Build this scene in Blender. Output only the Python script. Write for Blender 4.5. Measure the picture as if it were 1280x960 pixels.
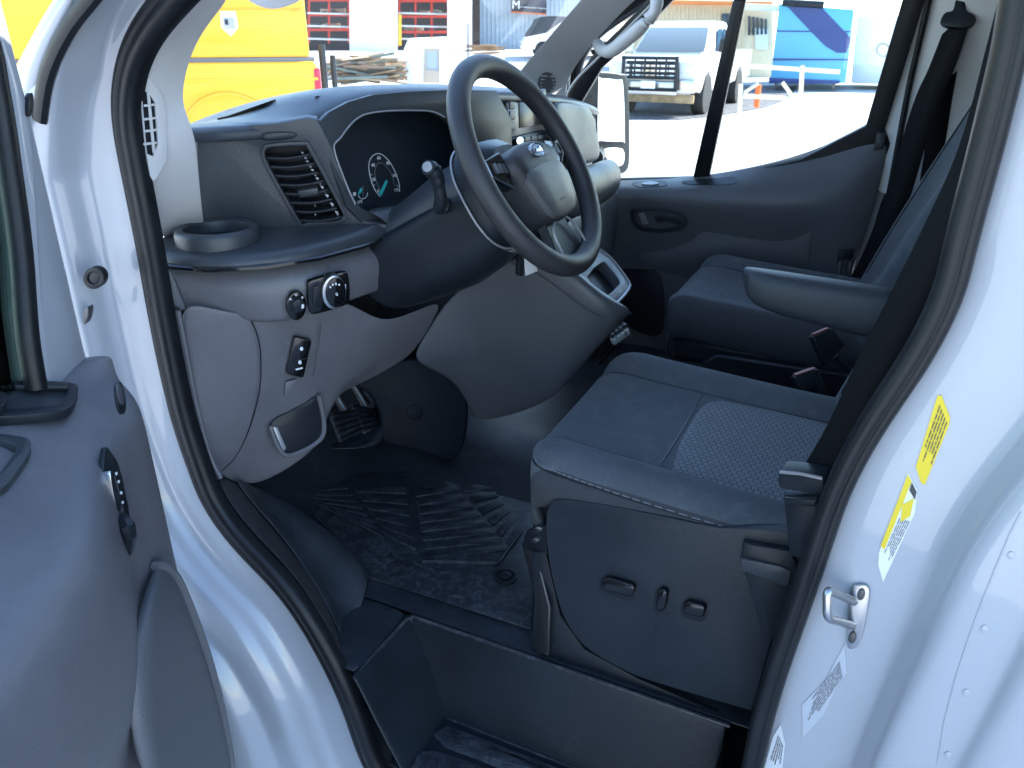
import bpy, bmesh, math, random
from mathutils import Vector, Matrix
from mathutils.geometry import tessellate_polygon
random.seed(7)
scene = bpy.context.scene
for o in list(bpy.data.objects): bpy.data.objects.remove(o)
COL = scene.collection
V = Vector
rad = math.radians

# ------------------------------------------------------------------ camera
FPX = 967.0; PITCH = math.atan(440/967.0); HEAD = rad(25.4)
CAM = V((0, -.70, 1.70))
CF = V((-math.sin(HEAD)*math.cos(PITCH), math.cos(HEAD)*math.cos(PITCH), -math.sin(PITCH)))
CR = V((math.cos(HEAD), math.sin(HEAD), 0)); CU = CR.cross(CF)
cam = bpy.data.cameras.new('camera'); camo = bpy.data.objects.new('camera', cam); COL.objects.link(camo)
camo.matrix_world = Matrix(((CR.x, CU.x, -CF.x, CAM.x), (CR.y, CU.y, -CF.y, CAM.y), (CR.z, CU.z, -CF.z, CAM.z), (0, 0, 0, 1)))
cam.sensor_width = 36; cam.lens = 36*FPX/1280; cam.clip_start = .02; cam.clip_end = 4000
cam.dof.use_dof = True; cam.dof.focus_distance = 1.35; cam.dof.aperture_fstop = 11
scene.camera = camo
# ------------------------------------------------------------------ sky, sun, exposure
SUN_AZ = rad(45)      # direction to the sun in the ground plane, from +X (rear of the van) towards +Y (passenger side)
SUN_EL = rad(42)
w = bpy.data.worlds.new('World'); scene.world = w; w.use_nodes = True
nt = w.node_tree; bg = nt.nodes['Background']
sky = nt.nodes.new('ShaderNodeTexSky'); sky.sky_type = 'NISHITA'; sky.sun_disc = False
sky.sun_elevation = SUN_EL; sky.sun_rotation = math.pi/2-SUN_AZ
sky.air_density = 1.15; sky.dust_density = .2; sky.ozone_density = 3.0
nt.links.new(sky.outputs[0], bg.inputs[0]); bg.inputs[1].default_value = .15
sun = bpy.data.lights.new('sun', 'SUN'); sun.energy = 4.2; sun.angle = rad(.5); sun.color = (1, .96, .90)
suno = bpy.data.objects.new('sun', sun); COL.objects.link(suno)
sd = V((math.cos(SUN_AZ)*math.cos(SUN_EL), math.sin(SUN_AZ)*math.cos(SUN_EL), math.sin(SUN_EL)))
suno.rotation_euler = sd.to_track_quat('Z', 'Y').to_euler()
vs = scene.view_settings; vs.view_transform = 'Standard'; vs.look = 'None'; vs.gamma = 1; vs.use_curve_mapping = False
vs.exposure = 2.22
cy = scene.cycles; cy.max_bounces = 7; cy.diffuse_bounces = 4; cy.glossy_bounces = 3; cy.transparent_max_bounces = 8; cy.use_adaptive_sampling = True; cy.adaptive_threshold = .02; cy.use_denoising = True

# ------------------------------------------------------------------ measuring helpers
def ray(u, v): return CF + CR*((u-640)/FPX) - CU*((v-480)/FPX)
def P(u, v, Y=None, X=None, Z=None):
    d = ray(u, v)
    t = (Y-CAM.y)/d.y if Y is not None else ((X-CAM.x)/d.x if X is not None else (Z-CAM.z)/d.z)
    return CAM + d*t
class Plane:
    def __init__(s, a, b, c):
        s.o = a; s.n = (b-a).cross(c-a).normalized()
        if s.n.dot(CAM-a) < 0: s.n = -s.n
    def at(s, u, v, h=0):
        d = ray(u, v); o = s.o + s.n*h
        return CAM + d*((o-CAM).dot(s.n)/d.dot(s.n))
def pl3(*q): return Plane(*[P(u, v, Y=y) for u, v, y in q])
def spl(pts, n=8, closed=False):
    pts = [V(p) for p in pts]; out = []; N = len(pts)
    for i in range(N if closed else N-1):
        g = (lambda k: pts[k % N]) if closed else (lambda k: pts[max(0, min(N-1, k))])
        a, b, c, d = g(i-1), g(i), g(i+1), g(i+2)
        for k in range(n):
            t = k/n
            out.append(.5*((2*b) + (c-a)*t + (2*a-5*b+4*c-d)*t*t + (3*b-a-3*c+d)*t**3))
    if not closed: out.append(pts[-1])
    return out
def spl2(pts, n=6, closed=True): return [(p.x, p.y) for p in spl([V((a, b, 0)) for a, b in pts], n, closed)]

# ------------------------------------------------------------------ materials
MATS = {}
def mat(name, col, rough=.5, metal=0, grain=0, gscale=900, mottle=0, mscale=6, coat=0, spec=.5, dust=0, dcol=(.35, .34, .33), sheen=0, dlo=.52, dhi=.8):
    if name in MATS: return MATS[name]
    m = bpy.data.materials.new(name); m.use_nodes = True; MATS[name] = m
    nt = m.node_tree; b = nt.nodes['Principled BSDF']
    b.inputs['Base Color'].default_value = (*col, 1); b.inputs['Roughness'].default_value = rough
    b.inputs['Metallic'].default_value = metal; b.inputs['Specular IOR Level'].default_value = spec
    b.inputs['Coat Weight'].default_value = coat; b.inputs['Coat Roughness'].default_value = .025
    if sheen: b.inputs['Sheen Weight'].default_value = sheen; b.inputs['Sheen Roughness'].default_value = .4
    tc = nt.nodes.new('ShaderNodeTexCoord')
    src = None
    if mottle or dust:
        n = nt.nodes.new('ShaderNodeTexNoise'); n.inputs['Scale'].default_value = mscale; n.inputs['Detail'].default_value = 7; n.inputs['Roughness'].default_value = .65
        nt.links.new(tc.outputs['Object'], n.inputs['Vector'])
        r = nt.nodes.new('ShaderNodeMapRange'); r.inputs[1].default_value = .35; r.inputs[2].default_value = .65
        r.inputs[3].default_value = 1-mottle; r.inputs[4].default_value = 1+mottle
        nt.links.new(n.outputs[0], r.inputs[0])
        mx = nt.nodes.new('ShaderNodeVectorMath'); mx.operation = 'SCALE'; mx.inputs[0].default_value = col
        nt.links.new(r.outputs[0], mx.inputs['Scale']); src = mx.outputs[0]
        rr = nt.nodes.new('ShaderNodeMapRange'); rr.inputs[1].default_value = .3; rr.inputs[2].default_value = .7
        rr.inputs[3].default_value = max(.02, rough-.08); rr.inputs[4].default_value = min(1, rough+.08)
        nt.links.new(n.outputs[0], rr.inputs[0]); nt.links.new(rr.outputs[0], b.inputs['Roughness'])
    if dust:
        n2 = nt.nodes.new('ShaderNodeTexNoise'); n2.inputs['Scale'].default_value = mscale*2.2; n2.inputs['Detail'].default_value = 10; n2.inputs['Roughness'].default_value = .75; n2.inputs['Distortion'].default_value = .8
        nt.links.new(tc.outputs['Object'], n2.inputs['Vector'])
        r2 = nt.nodes.new('ShaderNodeMapRange'); r2.inputs[1].default_value = dlo; r2.inputs[2].default_value = dhi; r2.inputs[3].default_value = 0; r2.inputs[4].default_value = dust
        nt.links.new(n2.outputs[0], r2.inputs[0])
        mm = nt.nodes.new('ShaderNodeMix'); mm.data_type = 'RGBA'; mm.inputs[7].default_value = (*dcol, 1)
        nt.links.new(r2.outputs[0], mm.inputs[0]); nt.links.new(src, mm.inputs[6]); src = mm.outputs[2]
    if src: nt.links.new(src, b.inputs['Base Color'])
    if grain:
        g = nt.nodes.new('ShaderNodeTexVoronoi'); g.inputs['Scale'].default_value = gscale
        nt.links.new(tc.outputs['Object'], g.inputs['Vector'])
        bp = nt.nodes.new('ShaderNodeBump'); bp.inputs['Strength'].default_value = grain; bp.inputs['Distance'].default_value = .0006
        nt.links.new(g.outputs[0], bp.inputs['Height']); nt.links.new(bp.outputs[0], b.inputs['Normal'])
    return m
def weave(name, col, col2, scale):
    m = mat(name, col, .85, sheen=.3); nt = m.node_tree; b = nt.nodes['Principled BSDF']
    tc = [n for n in nt.nodes if n.type == 'TEX_COORD'][0]
    mp = nt.nodes.new('ShaderNodeMapping'); mp.inputs['Scale'].default_value = (scale, scale, 0)
    br = nt.nodes.new('ShaderNodeTexBrick'); br.inputs['Scale'].default_value = 1; br.inputs['Mortar Size'].default_value = .09; br.inputs['Mortar Smooth'].default_value = .4
    br.inputs['Brick Width'].default_value = .55; br.inputs['Row Height'].default_value = .55; br.offset = .5
    br.inputs['Color1'].default_value = (*col, 1); br.inputs['Color2'].default_value = (*[c*1.15 for c in col], 1); br.inputs['Mortar'].default_value = (*col2, 1)
    nt.links.new(tc.outputs['Object'], mp.inputs[0]); nt.links.new(mp.outputs[0], br.inputs[0]); nt.links.new(br.outputs[0], b.inputs['Base Color'])
    bp = nt.nodes.new('ShaderNodeBump'); bp.inputs['Strength'].default_value = .7; bp.inputs['Distance'].default_value = .0015; bp.invert = True
    nt.links.new(br.outputs['Fac'], bp.inputs['Height']); nt.links.new(bp.outputs[0], b.inputs['Normal'])
    return m
def glass(name, tint=(.95, .97, .96), dust=0, refl=1.0):
    m = bpy.data.materials.new(name); m.use_nodes = True; nt = m.node_tree; nt.nodes.remove(nt.nodes['Principled BSDF'])
    out = nt.nodes['Material Output']; tr = nt.nodes.new('ShaderNodeBsdfTransparent'); tr.inputs[0].default_value = (*tint, 1)
    gl = nt.nodes.new('ShaderNodeBsdfGlossy'); gl.inputs['Roughness'].default_value = .01; fr = nt.nodes.new('ShaderNodeFresnel'); fr.inputs[0].default_value = 1.0+.45*refl
    mx = nt.nodes.new('ShaderNodeMixShader'); nt.links.new(fr.outputs[0], mx.inputs[0]); nt.links.new(tr.outputs[0], mx.inputs[1]); nt.links.new(gl.outputs[0], mx.inputs[2])
    last = mx.outputs[0]
    if dust:
        tc = nt.nodes.new('ShaderNodeTexCoord'); vo = nt.nodes.new('ShaderNodeTexVoronoi'); vo.inputs['Scale'].default_value = 60
        nt.links.new(tc.outputs['Object'], vo.inputs['Vector'])
        r = nt.nodes.new('ShaderNodeMapRange'); r.inputs[1].default_value = .06; r.inputs[2].default_value = .12; r.inputs[3].default_value = dust*6; r.inputs[4].default_value = 0
        nt.links.new(vo.outputs['Distance'], r.inputs[0])
        n = nt.nodes.new('ShaderNodeTexNoise'); n.inputs['Scale'].default_value = 3; nt.links.new(tc.outputs['Object'], n.inputs['Vector'])
        r2 = nt.nodes.new('ShaderNodeMapRange'); r2.inputs[1].default_value = .3; r2.inputs[2].default_value = .8; r2.inputs[3].default_value = 0; r2.inputs[4].default_value = dust
        nt.links.new(n.outputs[0], r2.inputs[0])
        ad = nt.nodes.new('ShaderNodeMath'); nt.links.new(r.outputs[0], ad.inputs[0]); nt.links.new(r2.outputs[0], ad.inputs[1])
        df = nt.nodes.new('ShaderNodeBsdfDiffuse'); df.inputs[0].default_value = (.7, .68, .62, 1)
        m2 = nt.nodes.new('ShaderNodeMixShader'); nt.links.new(ad.outputs[0], m2.inputs[0]); nt.links.new(last, m2.inputs[1]); nt.links.new(df.outputs[0], m2.inputs[2]); last = m2.outputs[0]
    nt.links.new(last, out.inputs[0]); return m

WHITE = mat('white_paint', (.365, .382, .415), .32, coat=1)
RUBBER = mat('black_rubber', (.009, .010, .012), .40, mottle=.12, mscale=20, dust=.05, dcol=(.10, .10, .10), spec=.3)
DARK = mat('charcoal_plastic', (.038, .044, .051), .37, grain=.5, gscale=480, mottle=.12, mscale=9)
DARKTOP = mat('dash_top_plastic', (.044, .052, .062), .33, grain=.5, gscale=480, mottle=.1, mscale=9)
BLACK = mat('black_plastic', (.013, .017, .022), .36, spec=.32, grain=.35, gscale=480, mottle=.12, mscale=12)
GLOSS = mat('gloss_black', (.006, .006, .007), .12)
DISP = mat('display_black', (.018, .026, .036), .28)
COVERB = mat('cover_black', (.006, .009, .014), .42, grain=.3, mottle=.15, spec=.08)
SEATC = mat('seat_cover_plastic', (.020, .026, .033), .34, spec=.28, grain=.5, gscale=480, mottle=.15, mscale=8)
GREY = mat('grey_brown_plastic', (.128, .127, .138), .40, grain=.45, gscale=480, mottle=.08, mscale=7, dust=.10, dcol=(.30, .30, .30), dlo=.5, dhi=.72)
GREYD = mat('dark_grey_plastic', (.070, .076, .086), .40, grain=.45, gscale=480, mottle=.06, mscale=7)
TRIM = mat('light_grey_trim', (.58, .57, .565), .6, grain=.3, gscale=1200, mottle=.04, mscale=6)
BEIGE = mat('beige_pillar_trim', (.48, .46, .42), .65, mottle=.04)
RUBFLOOR = mat('rubber_floor', (.022, .028, .035), .38, spec=.4, grain=.6, gscale=500, mottle=.25, mscale=7, dust=.35, dcol=(.11, .12, .13), dlo=.5, dhi=.75)
RUBMAT = mat('rubber_mat', (.017, .022, .028), .40, grain=.3, gscale=500, mottle=.2, mscale=22, dust=.5, dcol=(.19, .20, .21), dlo=.47, dhi=.75)
STEPMAT = mat('step_plastic', (.011, .016, .022), .36, spec=.33, grain=.4, gscale=700, mottle=.2, mscale=6, dust=.22, dcol=(.10, .105, .11), dlo=.58, dhi=.75)
CARPET = mat('carpet', (.03, .03, .033), .95, grain=1, gscale=350, mottle=.35, mscale=60)
FABRIC = mat('seat_fabric', (.070, .081, .093), .88, grain=.5, gscale=1400, mottle=.14, mscale=9, dust=.5, dcol=(.17, .18, .185), dlo=.5, dhi=.75, sheen=.12)
FABRICG = mat('seat_fabric_grey', (.115, .135, .155), .85, grain=.5, gscale=1400, mottle=.08, mscale=10, sheen=.3)
WEAVE = weave('seat_weave', (.150, .164, .180), (.078, .089, .102), 50)
LEATHER = mat('dark_vinyl', (.042, .050, .060), .45, grain=.5, gscale=800)
WHEELM = mat('wheel_urethane', (.034, .034, .037), .38, grain=.6, gscale=900, mottle=.15, mscale=14)
BELT = mat('belt_webbing', (.006, .006, .007), .75, grain=.6, gscale=600, spec=.15)
CHROME = mat('chrome', (.75, .76, .78), .15, metal=1)
SATIN = mat('satin_metal', (.5, .5, .5), .32, metal=1)
STEEL = mat('dark_steel', (.10, .10, .105), .4, metal=.8)
THREAD = mat('grey_thread', (.17, .18, .19), .8)
INK = mat('white_ink', (.75, .77, .78), .6)
REDP = mat('red_plastic', (.35, .12, .11), .4)
TEAL = mat('teal_needle', (.05, .62, .6), .4)
SILV = mat('silver_plastic', (.38, .39, .41), .35, metal=.4)

# ------------------------------------------------------------------ object helpers
def link(o, parent=None):
    COL.objects.link(o)
    if parent: o.parent = parent
    return o
def tag(o, label=None, cat=None, group=None, kind=None):
    if label: o['label'] = label
    if cat: o['category'] = cat
    if group: o['group'] = group
    if kind: o['kind'] = kind
    return o
def thing(name, label, cat, group=None):
    o = bpy.data.objects.new(name, None); o.empty_display_size = .1; COL.objects.link(o)
    return tag(o, label, cat, group)
def mesh(name, vs, fs, m, parent=None, smooth=True, sub=0, thick=0, bevel=0, off=0):
    me = bpy.data.meshes.new(name); me.from_pydata([tuple(v) for v in vs], [], fs)
    me.materials.append(m)
    if smooth:
        for p in me.polygons: p.use_smooth = True
    o = link(bpy.data.objects.new(name, me), parent)
    return mods(o, sub, thick, bevel, off)
def mods(o, sub=0, thick=0, bevel=0, off=0):
    if thick:
        s = o.modifiers.new('solid', 'SOLIDIFY'); s.thickness = thick; s.offset = off
    if bevel:
        s = o.modifiers.new('bev', 'BEVEL'); s.width = bevel; s.segments = 3; s.limit_method = 'ANGLE'; s.angle_limit = rad(40)
    if sub:
        s = o.modifiers.new('sub', 'SUBSURF'); s.levels = sub; s.render_levels = sub; s.boundary_smooth = 'PRESERVE_CORNERS'
    return o
def bm_obj(name, bm, m, parent=None, smooth=True):
    bmesh.ops.recalc_face_normals(bm, faces=bm.faces)
    me = bpy.data.meshes.new(name); bm.to_mesh(me); bm.free(); me.materials.append(m)
    if smooth:
        for p in me.polygons: p.use_smooth = len(p.vertices) < 7
        me.set_sharp_from_angle(angle=rad(38))
    return link(bpy.data.objects.new(name, me), parent)
def patch(name, cols, m, parent=None, sub=3, thick=.006, off=0):
    """smooth sheet through columns of control points: (u,v,Y) measured or Vectors"""
    pts = [[(p if isinstance(p, Vector) else P(p[0], p[1], Y=p[2])) for p in c] for c in cols]
    n = len(pts[0]); vs = [p for c in pts for p in c]
    fs = [(i*n+j, (i+1)*n+j, (i+1)*n+j+1, i*n+j+1) for i in range(len(cols)-1) for j in range(n-1)]
    return mesh(name, vs, fs, m, parent, True, sub, thick, 0, off)
def loft(name, rings, m, parent=None, caps=True, sub=0, bevel=0):
    n = len(rings[0]); vs = [p for r in rings for p in r]
    fs = [(i*n+j, (i+1)*n+j, (i+1)*n+(j+1) % n, i*n+(j+1) % n) for i in range(len(rings)-1) for j in range(n)]
    if caps: fs += [tuple(range(n))[::-1], tuple((len(rings)-1)*n+k for k in range(n))]
    bm = bmesh.new(); bv = [bm.verts.new(v) for v in vs]
    for f in fs: bm.faces.new([bv[k] for k in f])
    o = bm_obj(name, bm, m, parent); return mods(o, sub, 0, bevel)
def tube(name, pts, r, m, parent=None, closed=False, seg=10, flat=None):
    """tube along points; r a number or list; flat=(ratio, up) squashes it along up"""
    pts = [V(p) for p in pts]; N = len(pts); rings = []
    up = V(flat[1]).normalized() if flat else None; prev = None
    for i, p in enumerate(pts):
        a = pts[(i-1) % N] if (closed or i > 0) else p; b = pts[(i+1) % N] if (closed or i < N-1) else p
        t = (b-a).normalized()
        if up is not None: n1 = (up - t*up.dot(t)).normalized()
        elif prev is None:
            n1 = t.cross(V((0, 0, 1)) if abs(t.z) < .9 else V((1, 0, 0))).normalized()
        else: n1 = (prev - t*prev.dot(t)).normalized()
        prev = n1; n2 = t.cross(n1); rr = r[i] if isinstance(r, (list, tuple)) else r; k = flat[0] if flat else 1
        rings.append([p + n1*(rr*k*math.sin(2*math.pi*j/seg)) + n2*(rr*math.cos(2*math.pi*j/seg)) for j in range(seg)])
    if closed: rings.append(rings[0])
    if closed:
        n = seg; vs = [p for q in rings[:-1] for p in q]; L = N
        fs = [(i*n+j, ((i+1) % L)*n+j, ((i+1) % L)*n+(j+1) % n, i*n+(j+1) % n) for i in range(L) for j in range(n)]
        return mesh(name, vs, fs, m, parent)
    return loft(name, rings, m, parent)
def prism(name, outline, ext, m, parent=None, bevel=0, holes=(), segs=2, smooth=True):
    """flat outline (Vectors) extruded by vector ext, optional holes"""
    bm = bmesh.new(); ext = V(ext)
    rings = [outline]+list(holes)
    idx = []; vs = []
    for r in rings:
        idx.append(list(range(len(vs), len(vs)+len(r)))); vs += [V(p) for p in r]
    bv = [bm.verts.new(v) for v in vs]; bt = [bm.verts.new(v+ext) for v in vs]
    if holes:
        for tri in tessellate_polygon([[V(p) for p in r] for r in rings]):
            try:
                bm.faces.new([bv[k] for k in tri]); bm.faces.new([bt[k] for k in reversed(tri)])
            except ValueError: pass
    else:
        bm.faces.new(bv); bm.faces.new(bt[::-1])
    for r in idx:
        for k in range(len(r)):
            a, b = r[k], r[(k+1) % len(r)]
            bm.faces.new([bv[a], bv[b], bt[b], bt[a]])
    bmesh.ops.recalc_face_normals(bm, faces=bm.faces)
    if bevel:
        es = [e for e in bm.edges if len(e.link_faces) == 2 and e.calc_face_angle(0) > rad(35)]
        bmesh.ops.bevel(bm, geom=es, offset=bevel, segments=segs, affect='EDGES', profile=.5, clamp_overlap=True)
    return bm_obj(name, bm, m, parent, smooth)
def slab(name, px, plane, depth, m, parent=None, bevel=.002, h=0, holes=(), segs=2):
    """outline measured on a plane, standing h proud of it and depth thick (into the plane)"""
    o = [plane.at(u, v, h) for u, v in px]; hs = [[plane.at(u, v, h) for u, v in q] for q in holes]
    return prism(name, o, -plane.n*depth, m, parent, bevel, hs, segs)
def box(name, c, s, m, parent=None, bevel=.004, rot=None, segs=2):
    bm = bmesh.new(); bmesh.ops.create_cube(bm, size=1)
    for v in bm.verts: v.co = V((v.co.x*s[0], v.co.y*s[1], v.co.z*s[2]))
    if bevel: bmesh.ops.bevel(bm, geom=list(bm.edges), offset=min(bevel, min(s)*.49), segments=segs, affect='EDGES', profile=.5)
    M = (rot if rot is not None else Matrix.Identity(3)).to_4x4(); M.translation = V(c)
    bmesh.ops.transform(bm, matrix=M, verts=bm.verts)
    return bm_obj(name, bm, m, parent)
def rrect(cx, cy, w, h, r, a=0, n=4):
    out = []
    for sx, sy, a0 in ((1, 1, 0), (-1, 1, 90), (-1, -1, 180), (1, -1, 270)):
        for k in range(n+1):
            t = rad(a0+90*k/n); x = sx*(w/2-r)+r*math.cos(t); y = sy*(h/2-r)+r*math.sin(t)
            out.append((cx+x*math.cos(a)-y*math.sin(a), cy+x*math.sin(a)+y*math.cos(a)))
    return out
def ell(cx, cy, a, b, rot=0, n=28):
    return [(cx+a*math.cos(t)*math.cos(rot)-b*math.sin(t)*math.sin(rot), cy+a*math.cos(t)*math.sin(rot)+b*math.sin(t)*math.cos(rot)) for t in [2*math.pi*k/n for k in range(n)]]
def text(name, s, size, M, m, parent=None, ext=.0005, align='CENTER'):
    c = bpy.data.curves.new(name, 'FONT'); c.body = s; c.size = size; c.extrude = ext; c.align_x = align; c.align_y = 'CENTER'; c.resolution_u = 3
    t = bpy.data.objects.new(name, c); me = bpy.data.meshes.new_from_object(t); bpy.data.objects.remove(t); bpy.data.curves.remove(c)
    me.materials.clear(); me.materials.append(m); me.transform(M); me.name = name
    return link(bpy.data.objects.new(name, me), parent)
def frame(o, x, n):
    """matrix with local x along x, local z along n"""
    n = n.normalized(); x = (x - n*x.dot(n)).normalized(); y = n.cross(x)
    return Matrix(((x.x, y.x, n.x, o.x), (x.y, y.y, n.y, o.y), (x.z, y.z, n.z, o.z), (0, 0, 0, 1)))
def snap(o, pts, off=0.0, axis=None):
    from mathutils.bvhtree import BVHTree
    t = BVHTree.FromObject(o, bpy.context.evaluated_depsgraph_get()); out = []
    for p in pts:
        h = t.ray_cast(p-axis*.3, axis)[:2] if axis is not None else t.find_nearest(p)[:2]
        if h[0] is None: continue
        n = h[1] if h[1].dot(CAM-h[0]) > 0 else -h[1]
        out.append(h[0]+n*off)
    return out
def cast(o, u, v, off=0.0, _c={}):
    from mathutils.bvhtree import BVHTree
    if o.name not in _c: _c[o.name] = BVHTree.FromObject(o, bpy.context.evaluated_depsgraph_get())
    d = ray(u, v).normalized(); h = _c[o.name].ray_cast(CAM, d)
    if h[0] is None: h = _c[o.name].find_nearest(CAM+d*1.5)
    n = h[1] if h[1].dot(d) < 0 else -h[1]
    return h[0]+n*off, n
def decal(name, px, o, depth, m, parent, off=0.0, bevel=0):
    q = [cast(o, u, v) for u, v in px]; n = V((0, 0, 0))
    for _, k in q: n += k
    n.normalize()
    return prism(name, [p+n*off for p, _ in q], -n*depth, m, parent, bevel)
def mir(v): return V((v.x, 1.9-v.y, v.z))
# ================================================================== THE VAN: body shell, door frame, pillars, doors
van = thing('cargo_van', 'white cargo van seen through its open driver door', 'van')
# ---- door opening loop (X,Z) at Y=.08, measured along the rubber seal
A_SEAL = [(212, -2), (182, 36), (163, 75), (155, 118), (156, 160), (166, 215), (184, 305), (197, 385), (211, 455), (227, 528), (250, 592), (262, 625), (296, 675), (343, 721), (378, 766), (415, 830), (444, 895), (463, 958)]
B_SEAL = [(940, 960), (948, 915), (967, 845), (996, 762), (1020, 690), (1036, 640), (1052, 600), (1077, 551), (1111, 498), (1150, 440), (1186, 366), (1198, 310), (1228, 200), (1245, 130), (1262, 60), (1270, 10)]
SY = .085
A3 = [P(u, v, Y=SY) for u, v in A_SEAL]; B3 = [P(u, v, Y=SY) for u, v in B_SEAL]
low = [V((-.60, SY, .43)), V((-.50, SY, .39)), V((-.30, SY, .385)), V((-.12, SY, .40)), V((-.045, SY, .50)), V((-.03, SY, .68))]
top = [V((.055, SY, 1.86)), V((.02, SY, 2.0)), V((-.08, SY, 2.07)), V((-.30, SY, 2.07)), V((-.47, SY, 2.02)), V((-.62, SY, 1.91)), V((-.72, SY, 1.81))]
LOOPC = A3+low+B3+top
LOOP = spl(LOOPC, 5, True)
for _ in range(9): LOOP = [LOOP[i]*.5+(LOOP[i-1]+LOOP[(i+1) % len(LOOP)])*.25 for i in range(len(LOOP))]
def normals(loop):
    N = len(loop); out = []
    cx = sum(p.x for p in loop)/N; cz = sum(p.z for p in loop)/N
    for i, p in enumerate(loop):
        t = (loop[(i+1) % N]-loop[i-1]).normalized(); n = V((t.z, 0, -t.x))
        if n.dot(V((p.x-cx, 0, p.z-cz))) < 0: n = -n
        out.append(n)
    for _ in range(4): out = [(out[i-1]+out[i]*2+out[(i+1) % N]).normalized() for i in range(N)]
    return out
LN = normals(LOOP)
def ring_sweep(name, prof, m, parent, mirror=False, sub=0):
    """profile list of (d outwards in the door plane, y towards the street) swept round the loop; entries may be functions of the point"""
    N = len(LOOP); K = len(prof); vs = []
    for p, n in zip(LOOP, LN):
        for q in prof:
            d, y = q(p) if callable(q) else q
            v = p+n*d; v.y = SY-y; vs.append(mir(v) if mirror else v)
    fs = [(i*K+j, ((i+1) % N)*K+j, ((i+1) % N)*K+j+1, i*K+j+1) for i in range(N) for j in range(K-1)]
    return mesh(name, vs, fs, m, parent, True, sub)
# seal: double hump with a lip
SEALP = [(-.020, -.014), (-.022, .000), (-.017, .010), (-.008, .013), (.001, .0105), (.003, .0085), (.005, .0105), (.012, .011), (.019, .006), (.021, -.002), (.021, -.014)]
def sp_(a, b):
    def f(p):
        t = max(0, min(1, (p.x+.62)/.5)); return (a*(1-.34*t)+.001*t, b)
    return f
SEALP = [sp_(a, b) for a, b in SEALP]
seal = ring_sweep('door_seal', SEALP, RUBBER, van, sub=1); seal['label'] = 'black rubber door seal with twin ribs'
ring_sweep('door_seal', SEALP, RUBBER, van, mirror=True, sub=1)
# jamb: white painted flange stepping outwards
def jp(da, ya, db, yb):
    """front (A) side value blends to the rear (B) side value along X"""
    def f(p):
        y_ = ya
        t = max(0, min(1, (p.x+.62)/.5)); t = t*t*(3-2*t)
        d = da+(db-da)*t
        if p.x < -.5:
            k = max(0, min(1, (p.z-1.51)/.12)); d = min(d, d*(1-k)+(.046+.014*ya/.1)*k); y_ = min(ya, ya*(1-k)+.054*k)
        return (d, y_+(yb-y_)*t)
    return f
JAMB = [jp(.012, -.012, .012, -.012), jp(.026, -.006, .024, -.006), jp(.045, -.001, .05, .000), jp(.076, .002, .100, .004), jp(.088, .008, .112, .010), jp(.094, .030, .118, .030), jp(.100, .052, .124, .046), jp(.112, .062, .136, .055), jp(.150, .066, .185, .060), jp(.158, .071, .193, .064), jp(.163, .090, .199, .078), jp(.175, .104, .24, .084), jp(.215, .112, .30, .090)]
jamb = ring_sweep('door_jamb', JAMB, WHITE, van, sub=2); jamb['label'] = 'white painted door jamb with moulded step'
ring_sweep('door_jamb', [jp(a, b, a, b) for a, b in ((.012, -.012), (.03, -.004), (.06, .004), (.10, .03), (.14, .07), (.2, .09))], BEIGE, van, mirror=True, sub=1)
# secondary strip along the front pillar
strip = spl([P(u, v, Y=.026) for u, v in ((128, -20), (112, 0), (90, 28), (72, 60), (60, 90), (54, 118), (50, 150))], 5)
tube('pillar_strip', strip, .012, RUBBER, van, seg=8, flat=(.7, (0, -1, 0)))
# grommet, hinge check hole
pj = Plane(P(117, 348, Y=.03), P(160, 330, Y=.045), P(120, 420, Y=.03))
g = slab('grommet', ell(117, 348, 13.5, 13.5), pj, .010, RUBBER, van, .002, h=.003, holes=[ell(117, 348, 8, 8)])
slab('grommet_core', ell(117, 348, 8, 8), pj, .006, BLACK, g, .001, h=.001)
slab('hinge_bolt', ell(107, 395, 3, 11, .2), pj, .012, STEEL, van, .002, h=.004)
# lower outer sill + front wing + rear side, roof, floor pan: the rest of the shell
def shell_poly(name, pts, m, thick=.01, parent=van):
    return prism(name, [V(p) for p in pts], V((0, thick, 0)), m, parent, 0)
def quad(name, a, b, c, d, m, parent=van, thick=.006): return mesh(name, [a, b, c, d], [(0, 1, 2, 3)], m, parent, False, 0, thick)
for side in (0, 1):
    y = -.025 if side == 0 else 1.915; yo = .02 if side == 0 else -.02
    prism('side_panel', [V((x, y, z)) for x, z in ((.315, .35), (4.3, .35), (4.32, 1.2), (4.25, 2.45), (.33, 2.45), (.33, 2.1))], V((0, yo, 0)), WHITE, van, .006)
    yf = -.04 if side == 0 else 1.93
    wing = [(-1.17, .35), (-1.19, .75), (-1.20, 1.20), (-1.45, 1.16), (-1.75, 1.08), (-1.95, .95), (-2.0, .6), (-1.93, .55)] + [(-1.5+.38*math.cos(t), .42+.38*math.sin(t)) for t in [rad(a) for a in (160, 130, 100, 70, 40, 15, -5)]]
    prism('front_wing', [V((x, yf, z)) for x, z in wing], V((0, .12 if side == 0 else -.12, 0)), WHITE, van, .02)
    wl = V((-1.5, .02 if side == 0 else 1.88, .35))
    tyre = loft('wheel', [[wl+V((.34*s*math.cos(t), dy, .34*s*math.sin(t))) for t in [2*math.pi*k/28 for k in range(28)]] for dy, s in ((-.1, .62), (-.1, .93), (-.07, 1), (.07, 1), (.1, .93), (.1, .62))], RUBBER, van)
    loft('rim', [[wl+V((.21*s*math.cos(t), dy, .21*s*math.sin(t))) for t in [2*math.pi*k/28 for k in range(28)]] for dy, s in ((-.085, .3), (-.06, .9), (-.09, 1), (.09, 1))], SATIN, tyre)
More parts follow.
